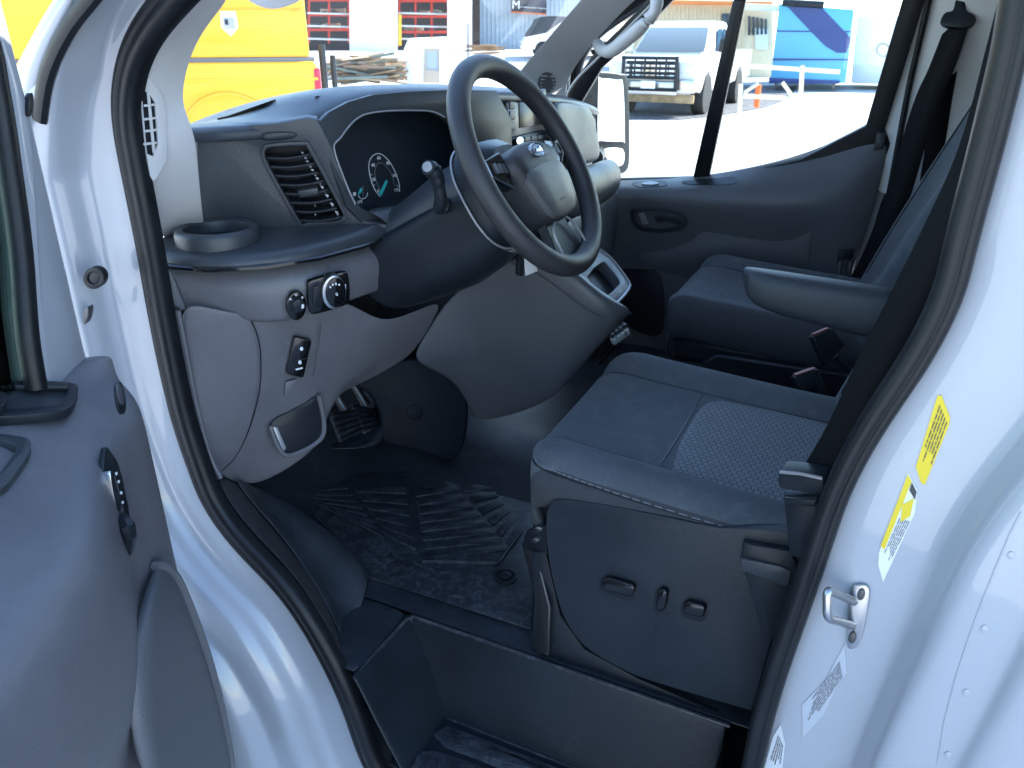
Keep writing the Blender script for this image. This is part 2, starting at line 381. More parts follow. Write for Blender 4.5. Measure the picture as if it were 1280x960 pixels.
quad('roof', V((-.5, -.02, 2.17)), V((.33, -.02, 2.46)), V((.33, 1.92, 2.46)), V((-.5, 1.92, 2.17)), WHITE)
quad('roof', V((.33, -.02, 2.46)), V((4.26, -.02, 2.46)), V((4.26, 1.92, 2.46)), V((.33, 1.92, 2.46)), WHITE)
quad('headliner', V((-.62, .06, 2.075)), V((.5, .06, 2.11)), V((.5, 1.84, 2.11)), V((-.62, 1.84, 2.075)), TRIM)
quad('rear_wall', V((4.3, -.02, .4)), V((4.3, 1.92, .4)), V((4.26, 1.92, 2.46)), V((4.26, -.02, 2.46)), WHITE)
quad('bulkhead', V((.55, .02, .6)), V((.55, 1.88, .6)), V((.55, 1.88, 2.45)), V((.55, .02, 2.45)), TRIM)
quad('underbody', V((-1.3, .06, .36)), V((4.3, .06, .36)), V((4.3, 1.84, .36)), V((-1.3, 1.84, .36)), BLACK)
patch('hood', [[V((-1.95+.75*i/4+(0), .0+1.9*j/6, .92+.30*(i/4)**.7+.06*math.sin(math.pi*j/6))) for j in range(7)] for i in range(5)], WHITE, van, 1, .01)
quad('front_face', V((-2.0, .05, .35)), V((-2.0, 1.85, .35)), V((-1.95, 1.85, .95)), V((-1.95, .05, .95)), BLACK)
quad('firewall', V((-1.36, .04, .40)), V((-1.36, 1.86, .40)), V((-1.33, 1.86, 1.30)), V((-1.33, .04, 1.30)), BLACK)
# windscreen
ws_l = lambda k: (1.9-2*.13)*k+.13
cols = []
for k in range(9):
    t = k/8; y = .10+1.70*t; b = .16*(1-(2*t-1)**2)
    cols.append([V((-1.36-b, y, 1.24)), V((-1.08-b*.9, y, 1.56)), V((-.84-b*.7, y, 1.83)), V((-.60-b*.5, y, 2.09))])
GLASS = glass('windscreen_glass', dust=.012)
wsg = patch('windscreen', cols, GLASS, van, 2, 0)
wsg['label'] = 'dusty windscreen glass'
prism('cowl', [V((-1.20, .03, 1.20)), V((-1.34, .03, 1.26)), V((-1.62, .03, 1.20)), V((-1.62, .03, 1.1)), V((-1.25, .03, 1.1))], V((0, 1.84, 0)), BLACK, van, .01)

# ---- front pillar trim on the driver side (grey, with demister grille)
tl = [[(242, -12, .10), (265, -12, .14), (296, -12, .22)],
      [(210, 27, .10), (235, 27, .14), (264, 25, .205)],
      [(190, 55, .10), (215, 55, .14), (243, 58, .20)],
      [(176, 100, .10), (205, 98, .135), (230, 100, .185)],
      [(172, 135, .10), (205, 135, .13), (228, 134, .175)],
      [(178, 180, .10), (210, 175, .125), (246, 165, .17)],
      [(188, 230, .115), (215, 230, .15), (250, 225, .19)],
      [(198, 288, .165), (225, 286, .205), (256, 282, .24)], [(200, 298, .20), (228, 296, .235), (257, 291, .26)]]
ptrim = patch('pillar_trim', tl, TRIM, van, 3, .004); ptrim['label'] = 'light grey pillar trim with demister grille'
# outer skin of the front pillar (white), forward of the jamb
patch('pillar_skin', [[(100, -12, .030), (86, -12, .024), (76, -12, .034), (80, -12, .14)], [(80, 30, .030), (62, 28, .024), (52, 26, .034), (56, 24, .14)], [(60, 66, .030), (44, 64, .024), (32, 62, .034), (36, 60, .14)], [(45, 112, .030), (32, 104, .024), (18, 92, .034), (20, 84, .14)], [(40, 165, .030), (26, 150, .024), (6, 130, .034), (8, 120, .14)]], WHITE, van, 2, .006)
pd = pl3((178, 110, .104), (208, 130, .136), (196, 200, .113))
slab('demister_bezel', spl2([(176, 95), (196, 110), (207, 135), (209, 190), (204, 208), (188, 220)], 4, True), pd, .004, TRIM, ptrim, .0015, h=.008,
     holes=[[(177, 113), (186, 116), (194, 128), (198, 180), (192, 196), (184, 192)]])
slab('demister_duct', [(176, 110), (187, 113), (196, 127), (200, 182), (193, 199), (183, 196)], pd, .002, BLACK, ptrim, 0, h=.003)
for v in (131, 148, 163, 179): slab('slat', [(180, v), (197, v-2), (197, v+1), (180, v+3)], pd, .003, TRIM, ptrim, .0008, h=.007)
slab('slat', [(184, 115), (187.5, 115), (195, 192), (191.5, 192)], pd, .003, TRIM, ptrim, .0008, h=.0085)

# ---- passenger front pillar: trim, tweeter, grab handle
tr = [[(652, 118, 1.60), (690, 124, 1.66), (716, 128, 1.72)],
      [(636, 108, 1.56), (672, 110, 1.64), (704, 118, 1.72)],
      [(648, 88, 1.55), (690, 86, 1.63), (716, 88, 1.72)],
      [(672, 62, 1.55), (712, 55, 1.63), (738, 58, 1.72)],
      [(700, 28, 1.55), (742, 22, 1.63), (775, 18, 1.71)],
      [(728, -4, 1.55), (770, -8, 1.62), (812, -16, 1.70)],
      [(752, -30, 1.55), (800, -34, 1.62), (845, -42, 1.68)]]
ptr = patch('pillar_trim', tr, TRIM, van, 3, .004); ptr['label'] = 'grey passenger pillar trim with round tweeter grille'
decal('tweeter_grille', ell(683, 103, 11, 13, .2), ptr, .003, GREY, ptr, .003)
for k in range(5): decal('grille_rib', [(675, 93+k*4.5), (692, 94+k*4.5), (692, 95.2+k*4.5), (675, 94.2+k*4.5)], ptr, .002, TRIM, ptr, .005)
gh = spl([P(u, v, Y=y) for u, v, y in ((748, 56, 1.70), (752, 62, 1.66), (763, 64, 1.63), (780, 52, 1.61), (800, 35, 1.60), (816, 18, 1.60), (821, 4, 1.60), (818, -12, 1.62), (808, -24, 1.67))], 5)
grab = tube('grab_handle', gh, .021, TRIM, van, seg=12, flat=(.8, (1, 0, 1))); grab['label'] = 'grey grab handle on the passenger pillar'
# ---- sun visor and roof console edge
vis = [P(u, v, X=-.62) for u, v in spl2([(278, -60), (286, -18), (304, -2), (322, 10), (342, 15), (362, 11), (378, 3), (396, -16), (400, -60)], 4, True)]
visor = prism('sun_visor', vis, V((-.02, 0, .02)), TRIM, van, .007); visor['label'] = 'grey sun visor corner hanging above the windscreen'

# ---- floor, footwell, step
FZ = .70
floor_cols = []
for x in (-1.33, -1.22, -1.12, -1.02, -.92, -.80, -.68, -.5, -.3, -.1, .15, .54):
    c = []
    for y in (.255, .36, .5, .62, .72, .85, 1.0, 1.2, 1.5, 1.8):
        z = FZ + (.16*((-1.08-x)/.25)**1.3 if x < -1.08 else 0)
        z += .06*max(0, 1-abs(y-.9)/.22) if x < -.3 else 0
        c.append(V((x, y, z)))
    floor_cols.append(c)
flo = patch('cab_floor', floor_cols, RUBFLOOR, van, 2, .004); flo['label'] = 'black rubber cab floor'
patch('floor_lip', [[V((x, (.078 if (y < .1 and x > -.70) else y), FZ+.001)) for y in (.094, .13, .2, .262)] for x in (-1.0, -.9, -.8, -.72, -.665)], RUBFLOOR, flo, 1, .004)
# step well: inner wall, front wall, tread
sz = .525
stepw = patch('step_well', [[V((x, y, z)) for y, z in ((.256, FZ+.003), (.25, FZ+.002), (.247, FZ-.006), (.228, .61), (.212, sz+.015), (.206, sz))] for x in (-.665, -.655, -.5, -.3, -.1, -.075)], STEPMAT, van, 2, .005)
stepw['label'] = 'black moulded step well behind the sill'
patch('step_front', [[V((x+.10*(1-t)-.0, (.062 if (y < .09 and z < .69) else y), z)) for x, z, t in ((-.672+0, FZ+.003, 1), (-.665, FZ+.002, 1), (-.660, FZ-.006, 1), (-.652, .61, .55), (-.668, sz+.015, .04), (-.668, sz, 0))] for y in (.074, .11, .16, .21, .252)], STEPMAT, stepw, 2, .005)
patch('step_tread', [[V((x, y, sz - (0 if y > .12 else .004))) for y in (.07, .12, .17, .215)] for x in (-.62, -.56, -.45, -.3, -.15, .0)], STEPMAT, stepw, 1, .006)
patch('step_rear', [[V((-.075, y, z)) for z in (.70, .6, .5)] for y in (.08, .16, .25)], STEPMAT, stepw, 1, .006)
pstep = Plane(V((-.5, .1, sz+.004)), V((-.3, .1, sz+.004)), V((-.4, .2, sz+.004)))
# raised ribbed pads on the tread
STEPPAD = mat('step_pad', (.03, .036, .044), .42, grain=.4, gscale=480, mottle=.3, mscale=14, dust=.5, dcol=(.2, .21, .22), dlo=.46, dhi=.7)
slab('tread_pad', [(540, 917), (560, 906), (650, 941), (730, 972), (700, 990), (600, 950), (556, 934)], pstep, .004, STEPPAD, stepw, .002, h=.002)
slab('tread_pad', [(512, 938), (545, 938), (600, 956), (640, 990), (500, 990)], pstep, .004, STEPPAD, stepw, .002, h=.002)
for k in range(7):
    slab('tread_rib', [(552+k*5.0, 911+k*4.2), (650+k*10, 944+k*4.2), (650+k*10-1, 947+k*4.2), (551+k*5.0, 914+k*4.2)], pstep, .005, STEPPAD, stepw, .0006, h=.005)
for k in range(8):
    slab('tread_rib', [(520+k*9, 940+k*2.4), (524+k*9, 940+k*2.4), (522+k*9, 985), (517+k*9, 985)], pstep, .005, STEPPAD, stepw, .0006, h=.005)
rim_pts = [(p, n) for p, n in zip(LOOP, LN) if p.z < .60 and p.x < -.2]
mesh('sill_trim', [q for p, n in rim_pts for q in (p+n*-.008, p+n*-.014+V((0, .03, 0)), p+n*-.012+V((0, .085, 0)))], [(i*3+j, i*3+3+j, i*3+4+j, i*3+1+j) for i in range(len(rim_pts)-1) for j in (0, 1)], BLACK, stepw, True)
tube('step_rim', [V((-.07, .25, FZ+.002)), V((-.4, .25, FZ+.002)), V((-.655, .25, FZ+.002)), V((-.664, .24, FZ+.002)), V((-.666, .17, FZ+.002)), V((-.668, .095, FZ+.002))], .0035, RUBMAT, stepw, seg=8)
tube('step_rim', [V((-.57, .208, sz+.003)), V((-.35, .208, sz+.003)), V((-.08, .208, sz+.003))], .004, RUBMAT, stepw, seg=8)
tube('step_rim', [V((-.662, .249, FZ)), V((-.62, .232, .62)), V((-.573, .209, sz))], .003, RUBMAT, stepw, seg=8)
# kick panel carpet beside the seal and the wheel-arch hump
patch('kick_carpet', [[(268, 594, .115), (282, 596, .15), (310, 612, .21)], [(290, 636, .115), (310, 640, .15), (345, 656, .22)], [(322, 672, .115), (345, 680, .15), (372, 694, .21)], [(362, 712, .115), (382, 722, .145), (404, 740, .19)], [(396, 758, .115), (410, 772, .14), (422, 790, .17)], [(432, 826, .115), (436, 835, .13), (440, 848, .15)]], CARPET, van, 2, .006)
hump = patch('wheel_arch_hump', [[(290, 592, .16), (308, 604, .2), (330, 612, .24), (352, 622, .27), (352, 650, .28)], [(306, 618, .17), (330, 640, .21), (362, 640, .25), (392, 646, .29), (400, 670, .30)], [(340, 655, .18), (370, 672, .22), (400, 668, .26), (428, 674, .30), (436, 694, .31)], [(374, 700, .18), (396, 710, .215), (426, 705, .255), (452, 702, .29), (458, 715, .30)], [(404, 745, .17), (418, 752, .20), (436, 745, .23), (455, 725, .27), (462, 724, .28)], [(428, 800, .15), (432, 800, .165), (438, 790, .19), (446, 770, .215), (452, 760, .23)]], RUBFLOOR, van, 2, .006)
prism('rear_pillar', [V((-.075, 1.87, .42)), V((.36, 1.87, .42)), V((.36, 1.80, 2.2)), V((.05, 1.80, 2.2)), V((.02, 1.815, 1.9)), V((-.02, 1.84, 1.45))], V((0, .04, 0)), WHITE, van, .004)
# ---- pedals
ped = thing('pedal_set', 'worn black ribbed pedals in the footwell under the dashboard', 'pedals')
def pedal(poly, Yc, n, nm):
    pp = pl3((poly[0][0], poly[0][1], Yc), (poly[1][0], poly[1][1], Yc+.09), (poly[3][0], poly[3][1], Yc-.01))
    o = slab(nm, poly, pp, .012, RUBMAT, ped, .004, h=.0)
    for k in range(n):
        t0 = (k+.25)/n; t1 = (k+.7)/n
        A = lambda t: (poly[0][0]+(poly[3][0]-poly[0][0])*t, poly[0][1]+(poly[3][1]-poly[0][1])*t)
        B = lambda t: (poly[1][0]+(poly[2][0]-poly[1][0])*t, poly[1][1]+(poly[2][1]-poly[1][1])*t)
        slab('rib', [A(t0), B(t0), B(t1), A(t1)], pp, .006, RUBBER, o, .0015, h=.005)
    arm0 = pp.at((poly[0][0]+poly[1][0])/2, (poly[0][1]+poly[1][1])/2, -.02)
    tube('pedal_arm', [arm0, arm0+V((-.06, 0, .10)), arm0+V((-.10, 0, .25))], .012, STEEL, o)
pedal([(414, 515), (448, 511), (462, 535), (428, 552)], .46, 5, 'brake_pedal')
pedal([(440, 503), (474, 512), (480, 530), (458, 541)], .54, 5, 'clutch_pedal')
patch('pedal_bracket', [[(404, 560, .43), (425, 552, .50), (440, 530, .56)], [(430, 562, .45), (452, 556, .52), (462, 530, .60)], [(458, 560, .50), (478, 545, .57), (484, 515, .63)], [(474, 556, .55), (486, 535, .60), (478, 490, .66)]], RUBFLOOR, ped, 2, .006)
# black moulded cover beside the accelerator
pcv = pl3((480, 480, .60), (480, 550, .58), (575, 520, .70))
cov = slab('tunnel_cover', spl2([(440, 478), (475, 462), (510, 448), (540, 454), (566, 468), (582, 490), (586, 520), (580, 556), (566, 577), (545, 572), (510, 562), (478, 552), (474, 520), (462, 495)], 4), pcv, .14, COVERB, van, .022, segs=4)
cov['label'] = 'black moulded tunnel cover with round plug'
slab('plug', ell(519, 516, 10, 10), pcv, .008, COVERB, cov, .001, h=.003)
# ================================================================== DASHBOARD
dash = thing('dashboard', 'charcoal and grey van dashboard with cluster, vents and cup holder', 'dashboard')
BROW = [(236, 160, .19), (262, 160, .23), (300, 158, .27), (340, 155, .315), (382, 149, .365), (408, 140, .405), (434, 127, .45), (467, 118, .51), (511, 114.5, .59), (561, 113, .69), (600, 113.5, .80), (640, 115, .95), (682, 118, 1.13), (710, 123, 1.28), (733, 129, 1.42), (750, 136, 1.60)]
br = [P(u, v, Y=y) for u, v, y in BROW]
cols = []
for p in br:
    k = max(0, min(1, (p.y-.34)/.14)); rise = .003+.009*k
    cols.append([p+V((.002, 0, -.024)), p+V((.006, 0, -.012)), p, p+V((-.018, 0, rise*.7)), p+V((-.08, 0, rise)), p+V((-.16, 0, rise-.008)), p+V((-.28, 0, rise-.03)), p+V((-.46, 0, rise-.085)), p+V((-.56, 0, rise-.17))])
padtop = patch('top_pad', cols, DARKTOP, dash, 2, .012, -1)
padtop['label'] = 'soft charcoal dash top pad'
# defroster slot on the pad
dv = decal('defroster_vent', [(268, 136), (280, 131), (345, 126), (334, 133), (310, 137), (285, 139)], padtop, .004, BLACK, dash, .003)
# ---- left fascia with vent opening
pf = pl3((255, 170, .245), (250, 285, .25), (420, 240, .375))
VO = spl2([(331, 190), (340, 184), (378, 182), (386, 188), (426, 262), (428, 272), (420, 277), (384, 279), (374, 275), (336, 208)], 3)
slab('left_fascia', [(246, 160), (300, 158), (345, 155), (384, 148), (396, 150), (414, 186), (440, 256), (452, 276), (486, 282), (486, 292), (400, 300), (250, 300)], pf, .02, DARK, dash, .004, h=0, holes=[VO])
BZ = spl2([(327, 187), (338, 180), (380, 178), (390, 186), (431, 264), (432, 276), (422, 282), (382, 284), (371, 279), (331, 208)], 3)
vent = slab('air_vent', BZ, pf, .006, DARK, dash, .002, h=.005, holes=[VO]); vent['label'] = 'slatted side air vent in a satin bezel'
slab('duct', [(320, 175), (392, 175), (440, 290), (370, 290)], pf, .004, BLACK, vent, 0, h=-.05)
for k in range(8):
    v = 196+k*11.2; xl = 333+max(0, (v-205))*.58; xr = 383+(v-190)*.52
    bow = lambda t: 3.0*math.sin(math.pi*t)
    up_ = [(xl+(xr-xl)*t, v+bow(t)-4*t) for t in (0, .25, .5, .75, 1)]
    slab('slat', up_+[(x, y+3.4) for x, y in reversed(up_)], pf, .022, BLACK, vent, .0015, h=-.003)
slab('vent_slider', [(371, 239), (397, 235), (399, 244), (375, 248)], pf, .012, DARK, vent, .003, h=.004)
for k in range(8):
    slab('vane', [(376+k*6, 190+k*10.5), (380+k*6, 191+k*10.5), (384+k*6, 199+k*10.5), (381+k*6, 199+k*10.5)], pf, .003, SILV, vent, .0005, h=-.012)
# dimmer slot above the vent
slab('trim_slot', spl2([(322, 170), (334, 165), (366, 165), (371, 170), (360, 175), (330, 176)], 3), pf, .004, BLACK, dash, .001, h=.001)
slab('trim_lid', spl2([(328, 171), (340, 166.5), (362, 166.5), (368, 170), (355, 172), (336, 174)], 3), pf, .004, DARK, dash, .0015, h=.005)
# ---- shelf with cup holder
sh_e = [(188, 322, .10), (215, 329, .125), (260, 333, .175), (330, 329, .245), (400, 318, .32), (455, 303, .385), (488, 290, .425)]
sh_t = [(188, 308, .105), (215, 314, .13), (260, 318, .18), (330, 313, .25), (400, 303, .325), (455, 291, .39), (488, 280, .43)]
sh_b = [(205, 293, .12), (228, 291, .15), (270, 290, .21), (330, 289, .28), (400, 291, .345), (450, 284, .40), (486, 275, .44)]
cols = []
sh_b = [(205, 296), (228, 293), (270, 291), (330, 289), (400, 291), (450, 284), (486, 275)]
sh_e = [(188, 324), (215, 331), (260, 335), (330, 331), (400, 320), (455, 305), (490, 291)]
for e, b in zip(sh_e, sh_b):
    pe, pb_ = P(*e, Z=1.372), P(*b, Z=1.392); d = (pb_-pe); d.z = 0; L_ = d.length; d.normalize()
    cols.append([pe+d*.05+V((0, 0, -.012)), pe+d*.006+V((0, 0, -.010)), pe+V((0, 0, -.003)), pe+d*.003+V((0, 0, .008)), pe+d*.014+V((0, 0, .016)), pe+d*(.5*L_)+V((0, 0, .019)), pe+d*L_+V((0, 0, .020)), pe+d*(L_+.07)+V((0, 0, .022))])
sh_e = [(188, 324, P(188, 324, Z=1.372).y)]+[(u, v, P(u, v, Z=1.372).y) for u, v in sh_e[1:]]
shelf = patch('shelf', cols, DARK, dash, 2, .004); shelf['label'] = 'charcoal dash shelf with rounded edge'
tube('shelf_trim', [P(u, v+3, Y=y) for u, v, y in sh_e], .004, GLOSS, shelf, seg=6)
ch = P(272, 292, Z=1.403); ch.z = 1.401
def revolve(name, c, prof, m, parent, n=40):
    return loft(name, [[c+V((r*math.cos(2*math.pi*k/n), r*math.sin(2*math.pi*k/n), z)) for k in range(n)] for r, z in prof], m, parent, caps=False)
cup = revolve('cup_holder', ch, [(.066, -.012), (.066, .004), (.064, .011), (.060, .014), (.055, .014), (.051, .011), (.050, .004), (.0495, -.006)], DARK, dash)
revolve('cup_shade_disc', ch, [(.0495, -.006), (.001, -.0065)], COVERB, cup)  # dark disc just above the shelf, blackened as the shade of a deep cup
cup['label'] = 'round cup holder at the door end of the shelf'
# ---- instrument cluster
pcl = pl3((418, 188, .375), (458, 264, .42), (560, 150, .665))
OP = [(417.5, 186), (426, 172), (437, 157), (448, 147), (460, 142), (480, 139), (510, 138), (540, 139.5), (556, 147), (572, 160), (600, 185), (600, 262), (520, 268), (500, 267), (476, 265), (458, 264), (444, 255), (432, 228)]
OUT = [(400, 152), (412, 140), (436, 127), (467, 118), (511, 114), (561, 112), (620, 113), (640, 150), (640, 290), (500, 290), (452, 278), (436, 258), (414, 205)]
clu = slab('cluster_surround', OUT, pcl, .012, DARK, dash, .003, h=0, holes=[OP]); clu['label'] = 'charcoal hood round the instrument cluster'
# recess walls
w0 = [pcl.at(u, v, -.002) for u, v in OP]; w1 = [pcl.at(520+(u-520)*.99, 200+(v-200)*.99, -.085) for u, v in OP]
loft('cluster_recess', [w0, w1], BLACK, clu, caps=False)
pdi = Plane(pcl.at(440, 200, -.082), pcl.at(460, 255, -.082), pcl.at(560, 200, -.088))
disp = slab('display', [(395, 120), (640, 120), (640, 290), (395, 290)], pdi, .004, DISP, clu, 0, h=0)
rim_ = spl([pcl.at(u, v, .001) for u, v in [(444, 255), (432, 228), (417.5, 186), (426, 172), (437, 157), (448, 147), (460, 142), (480, 139), (510, 138), (540, 139.5), (556, 147)]], 4)
tube('rim_line', rim_, .0016, SILV, clu, seg=6)
# dial artwork
def arc(pts, r, m, nm='dial_ring'): return tube(nm, spl([pdi.at(u, v, .001) for u, v in pts], 5), r, m, disp, seg=5)
arc([(475, 246), (468, 236), (463, 222), (461, 207), (464, 197), (470, 192.5), (477, 193), (486, 201), (494, 215), (499, 230), (499.5, 240)], .0009, INK)
arc([(475, 237), (470, 226), (468.5, 215), (471, 206), (476, 203.5), (483, 208), (490, 219), (493, 232)], .0005, SILV)
for k, (u, v) in enumerate([(475, 196), (464, 206), (463, 218), (467, 232), (488, 203), (495, 219), (498, 233)]):
    arc([(u, v), (u+(479-u)*.12, v+(222-v)*.12)], .0007, INK, 'dial_tick')
xd = (pdi.at(520, 222)-pdi.at(460, 228)).normalized()
for s, u, v in (('0', 473, 239), ('20', 467, 224.5), ('40', 466.5, 206.5), ('60', 473.5, 197.5), ('80', 485, 204), ('100', 493.5, 219.5), ('120', 495.5, 237.5)):
    text('dial_number', s, .009, frame(pdi.at(u, v, .0015), xd, pdi.n), INK, disp)
for s, u, v in (('0', 447.5, 253.5), ('M', 451, 252.5)): text('trip_digit', s, .010, frame(pdi.at(u, v, .0015), xd, pdi.n), INK, disp)
slab('needle', [(474, 243), (483, 225), (485, 227), (477, 245)], pdi, .002, TEAL, disp, 0, h=.003)
arc([(448, 244), (450, 247.5), (454, 248.5), (458, 246), (459.5, 241)], .0008, INK)
arc([(453.5, 248), (453.5, 232)], .0005, SILV, 'dial_tick')
slab('fuel_needle', [(448, 243), (451, 235), (453, 236), (450.5, 242)], pdi, .002, TEAL, disp, 0, h=.003)
slab('fuel_icon', rrect(443.5, 242.5, 3.4, 4.6, 1), pdi, .001, INK, disp, 0, h=.001)
# ledge under the cluster
patch('cluster_ledge', [[(448, 262, .41), (470, 268, .42), (490, 286, .43)], [(500, 256, .50), (510, 263, .50), (515, 285, .50)], [(560, 248, .62), (565, 256, .62), (570, 285, .62)]], DARK, dash, 2, .004)

# ---- switch panel under the shelf (grey)
sw_t = [(190, 336, .15), (225, 344, .155), (270, 346, .18), (330, 342, .215), (400, 331, .285), (455, 316, .37), (480, 310, .43)]
sw_m = [(203, 356, .15), (232, 366, .155), (278, 369, .175), (335, 367, .21), (405, 352, .28), (457, 337, .365), (482, 330, .425)]
sw_b = [(214, 376, .15), (240, 388, .155), (285, 395, .185), (342, 408, .22), (410, 386, .29), (460, 368, .375), (482, 360, .43)]
cols = []
for a, b, c in zip(sw_t, sw_m, sw_b):
    pa, pb_, pc_ = [P(q[0], q[1], Y=q[2]) for q in (a, b, c)]
    cols.append([pa+V((-.05, .01, .015)), pa, pb_+V((.004, 0, 0)), pc_+(pb_-pc_)*.2, pc_, pc_+V((-.03, .01, -.006)), pc_+V((-.08, .02, -.004))])
swp = patch('switch_panel', cols, GREY, dash, 2, .004); swp['label'] = 'grey knee bolster panel with light switch'
ps = pl3((371, 372, .246), (371, 398, .247), (430, 362, .312))
pk = slab('mirror_knob', ell(371, 383, 12.5, 18, .08), ps, .01, GLOSS, dash, .002, h=.014); pk['label'] = 'round black mirror adjuster knob'
slab('knob_cap', ell(374, 383, 7.5, 9, .1), ps, .016, BLACK, pk, .003, h=.03)
for u, v in ((363, 374), (370, 369), (378, 372)): slab('knob_mark', ell(u, v, 1.2, 1.5), ps, .001, INK, pk, 0, h=.0152)
slab('knob_mark', [(377, 381), (380, 380), (380, 385), (377, 386)], ps, .001, INK, pk, 0, h=.0305)
lk = slab('light_switch', spl2([(385, 358), (392, 350), (428, 341), (436, 345), (438, 372), (432, 382), (396, 393), (387, 389)], 3), ps, .012, GLOSS, dash, .003, h=.013); lk['label'] = 'rotary headlight switch with chrome ring'
slab('dial_ring', ell(418, 366, 15, 21, .05), ps, .02, SATIN, lk, .002, h=.026)
slab('dial', ell(420, 366, 12.6, 18.5, .05), ps, .02, GLOSS, lk, .002, h=.029)
for u, v in ((413, 359), (416, 356), (420, 355), (424, 356)): slab('dial_mark', ell(u, v, 1.1, 1.4), ps, .001, INK, lk, 0, h=.0295)
text('dial_mark', '0', .008, frame(ps.at(421, 368, .0297), ps.at(440, 362)-ps.at(421, 368), ps.n), INK, lk)
slab('dial_mark', [(431, 356), (432.5, 355.5), (432.5, 362), (431, 362.5)], ps, .001, INK, lk, 0, h=.0155)
slab('fog_roller', rrect(396, 371, 9, 26, 2, .05), ps, .004, BLACK, lk, .001, h=.016)
# ---- lower knee panel
kp = [[(222, 372, .125), (228, 430, .125), (236, 490, .125), (250, 545, .125), (272, 594, .135)],
      [(268, 384, .16), (272, 440, .165), (276, 500, .165), (282, 555, .17), (290, 603, .175)],
      [(312, 391, .205), (318, 445, .21), (318, 500, .21), (312, 560, .21), (308, 608, .21)],
      [(345, 396, .25), (350, 450, .255), (345, 505, .25), (338, 560, .245), (334, 603, .24)],
      [(398, 380, .315), (394, 440, .315), (388, 488, .31), (382, 530, .29), (374, 579, .28)],
      [(432, 370, .36), (424, 425, .36), (412, 470, .36), (408, 505, .34), (405, 552, .32)],
      [(470, 400, .41), (462, 430, .42), (450, 455, .42), (440, 475, .42), (402, 500, .385)],
      [(500, 398, .47), (492, 420, .48), (482, 440, .48), (470, 458, .48), (452, 480, .46)],
      [(556, 371, .60), (548, 392, .60), (538, 410, .60), (525, 430, .59), (510, 448, .575)]]
knee = patch('knee_panel', kp, GREY, dash, 2, .006); knee['label'] = 'grey lower knee panel with coin pocket'
pkn = pl3((345, 450, .252), (338, 560, .242), (398, 440, .312))
seam = spl([P(u, v, Y=y-.006) for u, v, y in ((312, 397, .21), (322, 420, .215), (326, 450, .22), (324, 490, .217), (312, 535, .21), (295, 570, .19), (274, 592, .15))], 5)
tube('panel_seam', seam, .0011, BLACK, knee, seg=5)
seam = spl([P(u, v, Y=y-.006) for u, v, y in ((401, 405, .315), (399, 425, .315), (391, 470, .305))], 4); tube('panel_seam', seam, .0009, GREYD, knee, seg=5)
tube('side_edge', spl([P(u, v, Y=.115) for u, v in ((222, 388), (232, 440), (246, 510), (262, 570), (276, 598))], 4), .005, GREY, knee, seg=8)
# parking brake switch plate
bs = slab('brake_switch', rrect(374, 447, 22, 48, 3, .22), pkn, .01, GLOSS, dash, .0015, h=.016); bs['label'] = 'black parking brake rocker switch'
slab('switch_split', rrect(374, 450, 19, 1, .3, -.2), pkn, .002, BLACK, bs, 0, h=.017)
for u, v in ((377, 436), (375, 453)): slab('switch_icon', ell(u, v, 2.1, 2.5), pkn, .001, INK, bs, 0, h=.0165)
slab('switch_icon', rrect(374, 461, 9, 2, .4, -.25), pkn, .001, INK, bs, 0, h=.0165)
slab('switch_tab', [(357, 478), (372, 474), (366, 489), (355, 495)], pkn, .004, GREY, bs, .001, h=.010)
# coin pocket: framed opening in the lobe
pk2 = pl3((345, 560, .235), (400, 545, .31), (398, 502, .318))
rimp = spl([pk2.at(u, v, .006) for u, v in ((398, 494), (402, 510), (405, 530), (403, 545), (392, 556), (372, 566), (358, 569), (350, 562), (342, 545), (338, 532))], 4)
pocket = slab('coin_pocket', spl2([(396, 496), (402, 515), (404, 540), (395, 553), (372, 565), (356, 566), (348, 556), (338, 530), (360, 516), (382, 504)], 2), pk2, .004, BLACK, dash, .001, h=.003); pocket['label'] = 'dark open coin pocket with grey lip'
tube('pocket_lip', rimp, .0045, GREY, pocket, seg=8)
slab('pocket_liner', [(341, 534), (347, 534), (358, 560), (354, 565)], pk2, .004, SILV, pocket, .001, h=.006)
# end cap between shelf and panel beside the seal
patch('dash_end', [[(192, 330, .105), (205, 365, .105), (214, 388, .11)], [(215, 330, .12), (228, 372, .125), (240, 392, .135)]], GREYD, dash, 1, .004)

# ---- centre: fascia behind the wheel, screen, radio, passenger side
fcols = []
for u, v, y in BROW[9:]:
    p = P(u, v, Y=y); p.x -= .07*max(0, min(1, (1.2-y)/.12))
    fcols.append([p+V((-.004, 0, -.02)), p+V((-.012, 0, -.08)), p+V((-.015, 0, -.16)), p+V((-.02, 0, -.22))])
cfas = patch('centre_fascia', fcols, BLACK, dash, 2, .006)
psn = Plane(V((-.79, .9, 1.5)), V((-.79, 1.1, 1.5)), V((-.81, .9, 1.6)))
scr = slab('screen_housing', spl2([(627, 128), (632, 117), (640, 114), (676, 113), (683, 116), (690, 178), (686, 184), (640, 182), (633, 176)], 3), psn, .03, BLACK, dash, .006, h=.012); scr['label'] = 'centre screen housing standing above the radio'
scb = slab('bezel', [(634, 121), (637, 117), (679, 114), (682, 117), (686, 160), (650, 169), (637, 172), (634, 168)], psn, .01, mat('bezel_grey', (.34, .32, .30), .28), scr, .002, h=.018)
slab('screen', [(649, 121), (678, 119), (681, 155), (650, 160)], psn, .004, mat('screen_glass', (.10, .085, .075), .22), scr, .001, h=.020)
for k in range(3): slab('screen_button', rrect(641, 131+k*13, 7, 11, 1.5), psn, .004, GREYD, scr, .001, h=.0205)
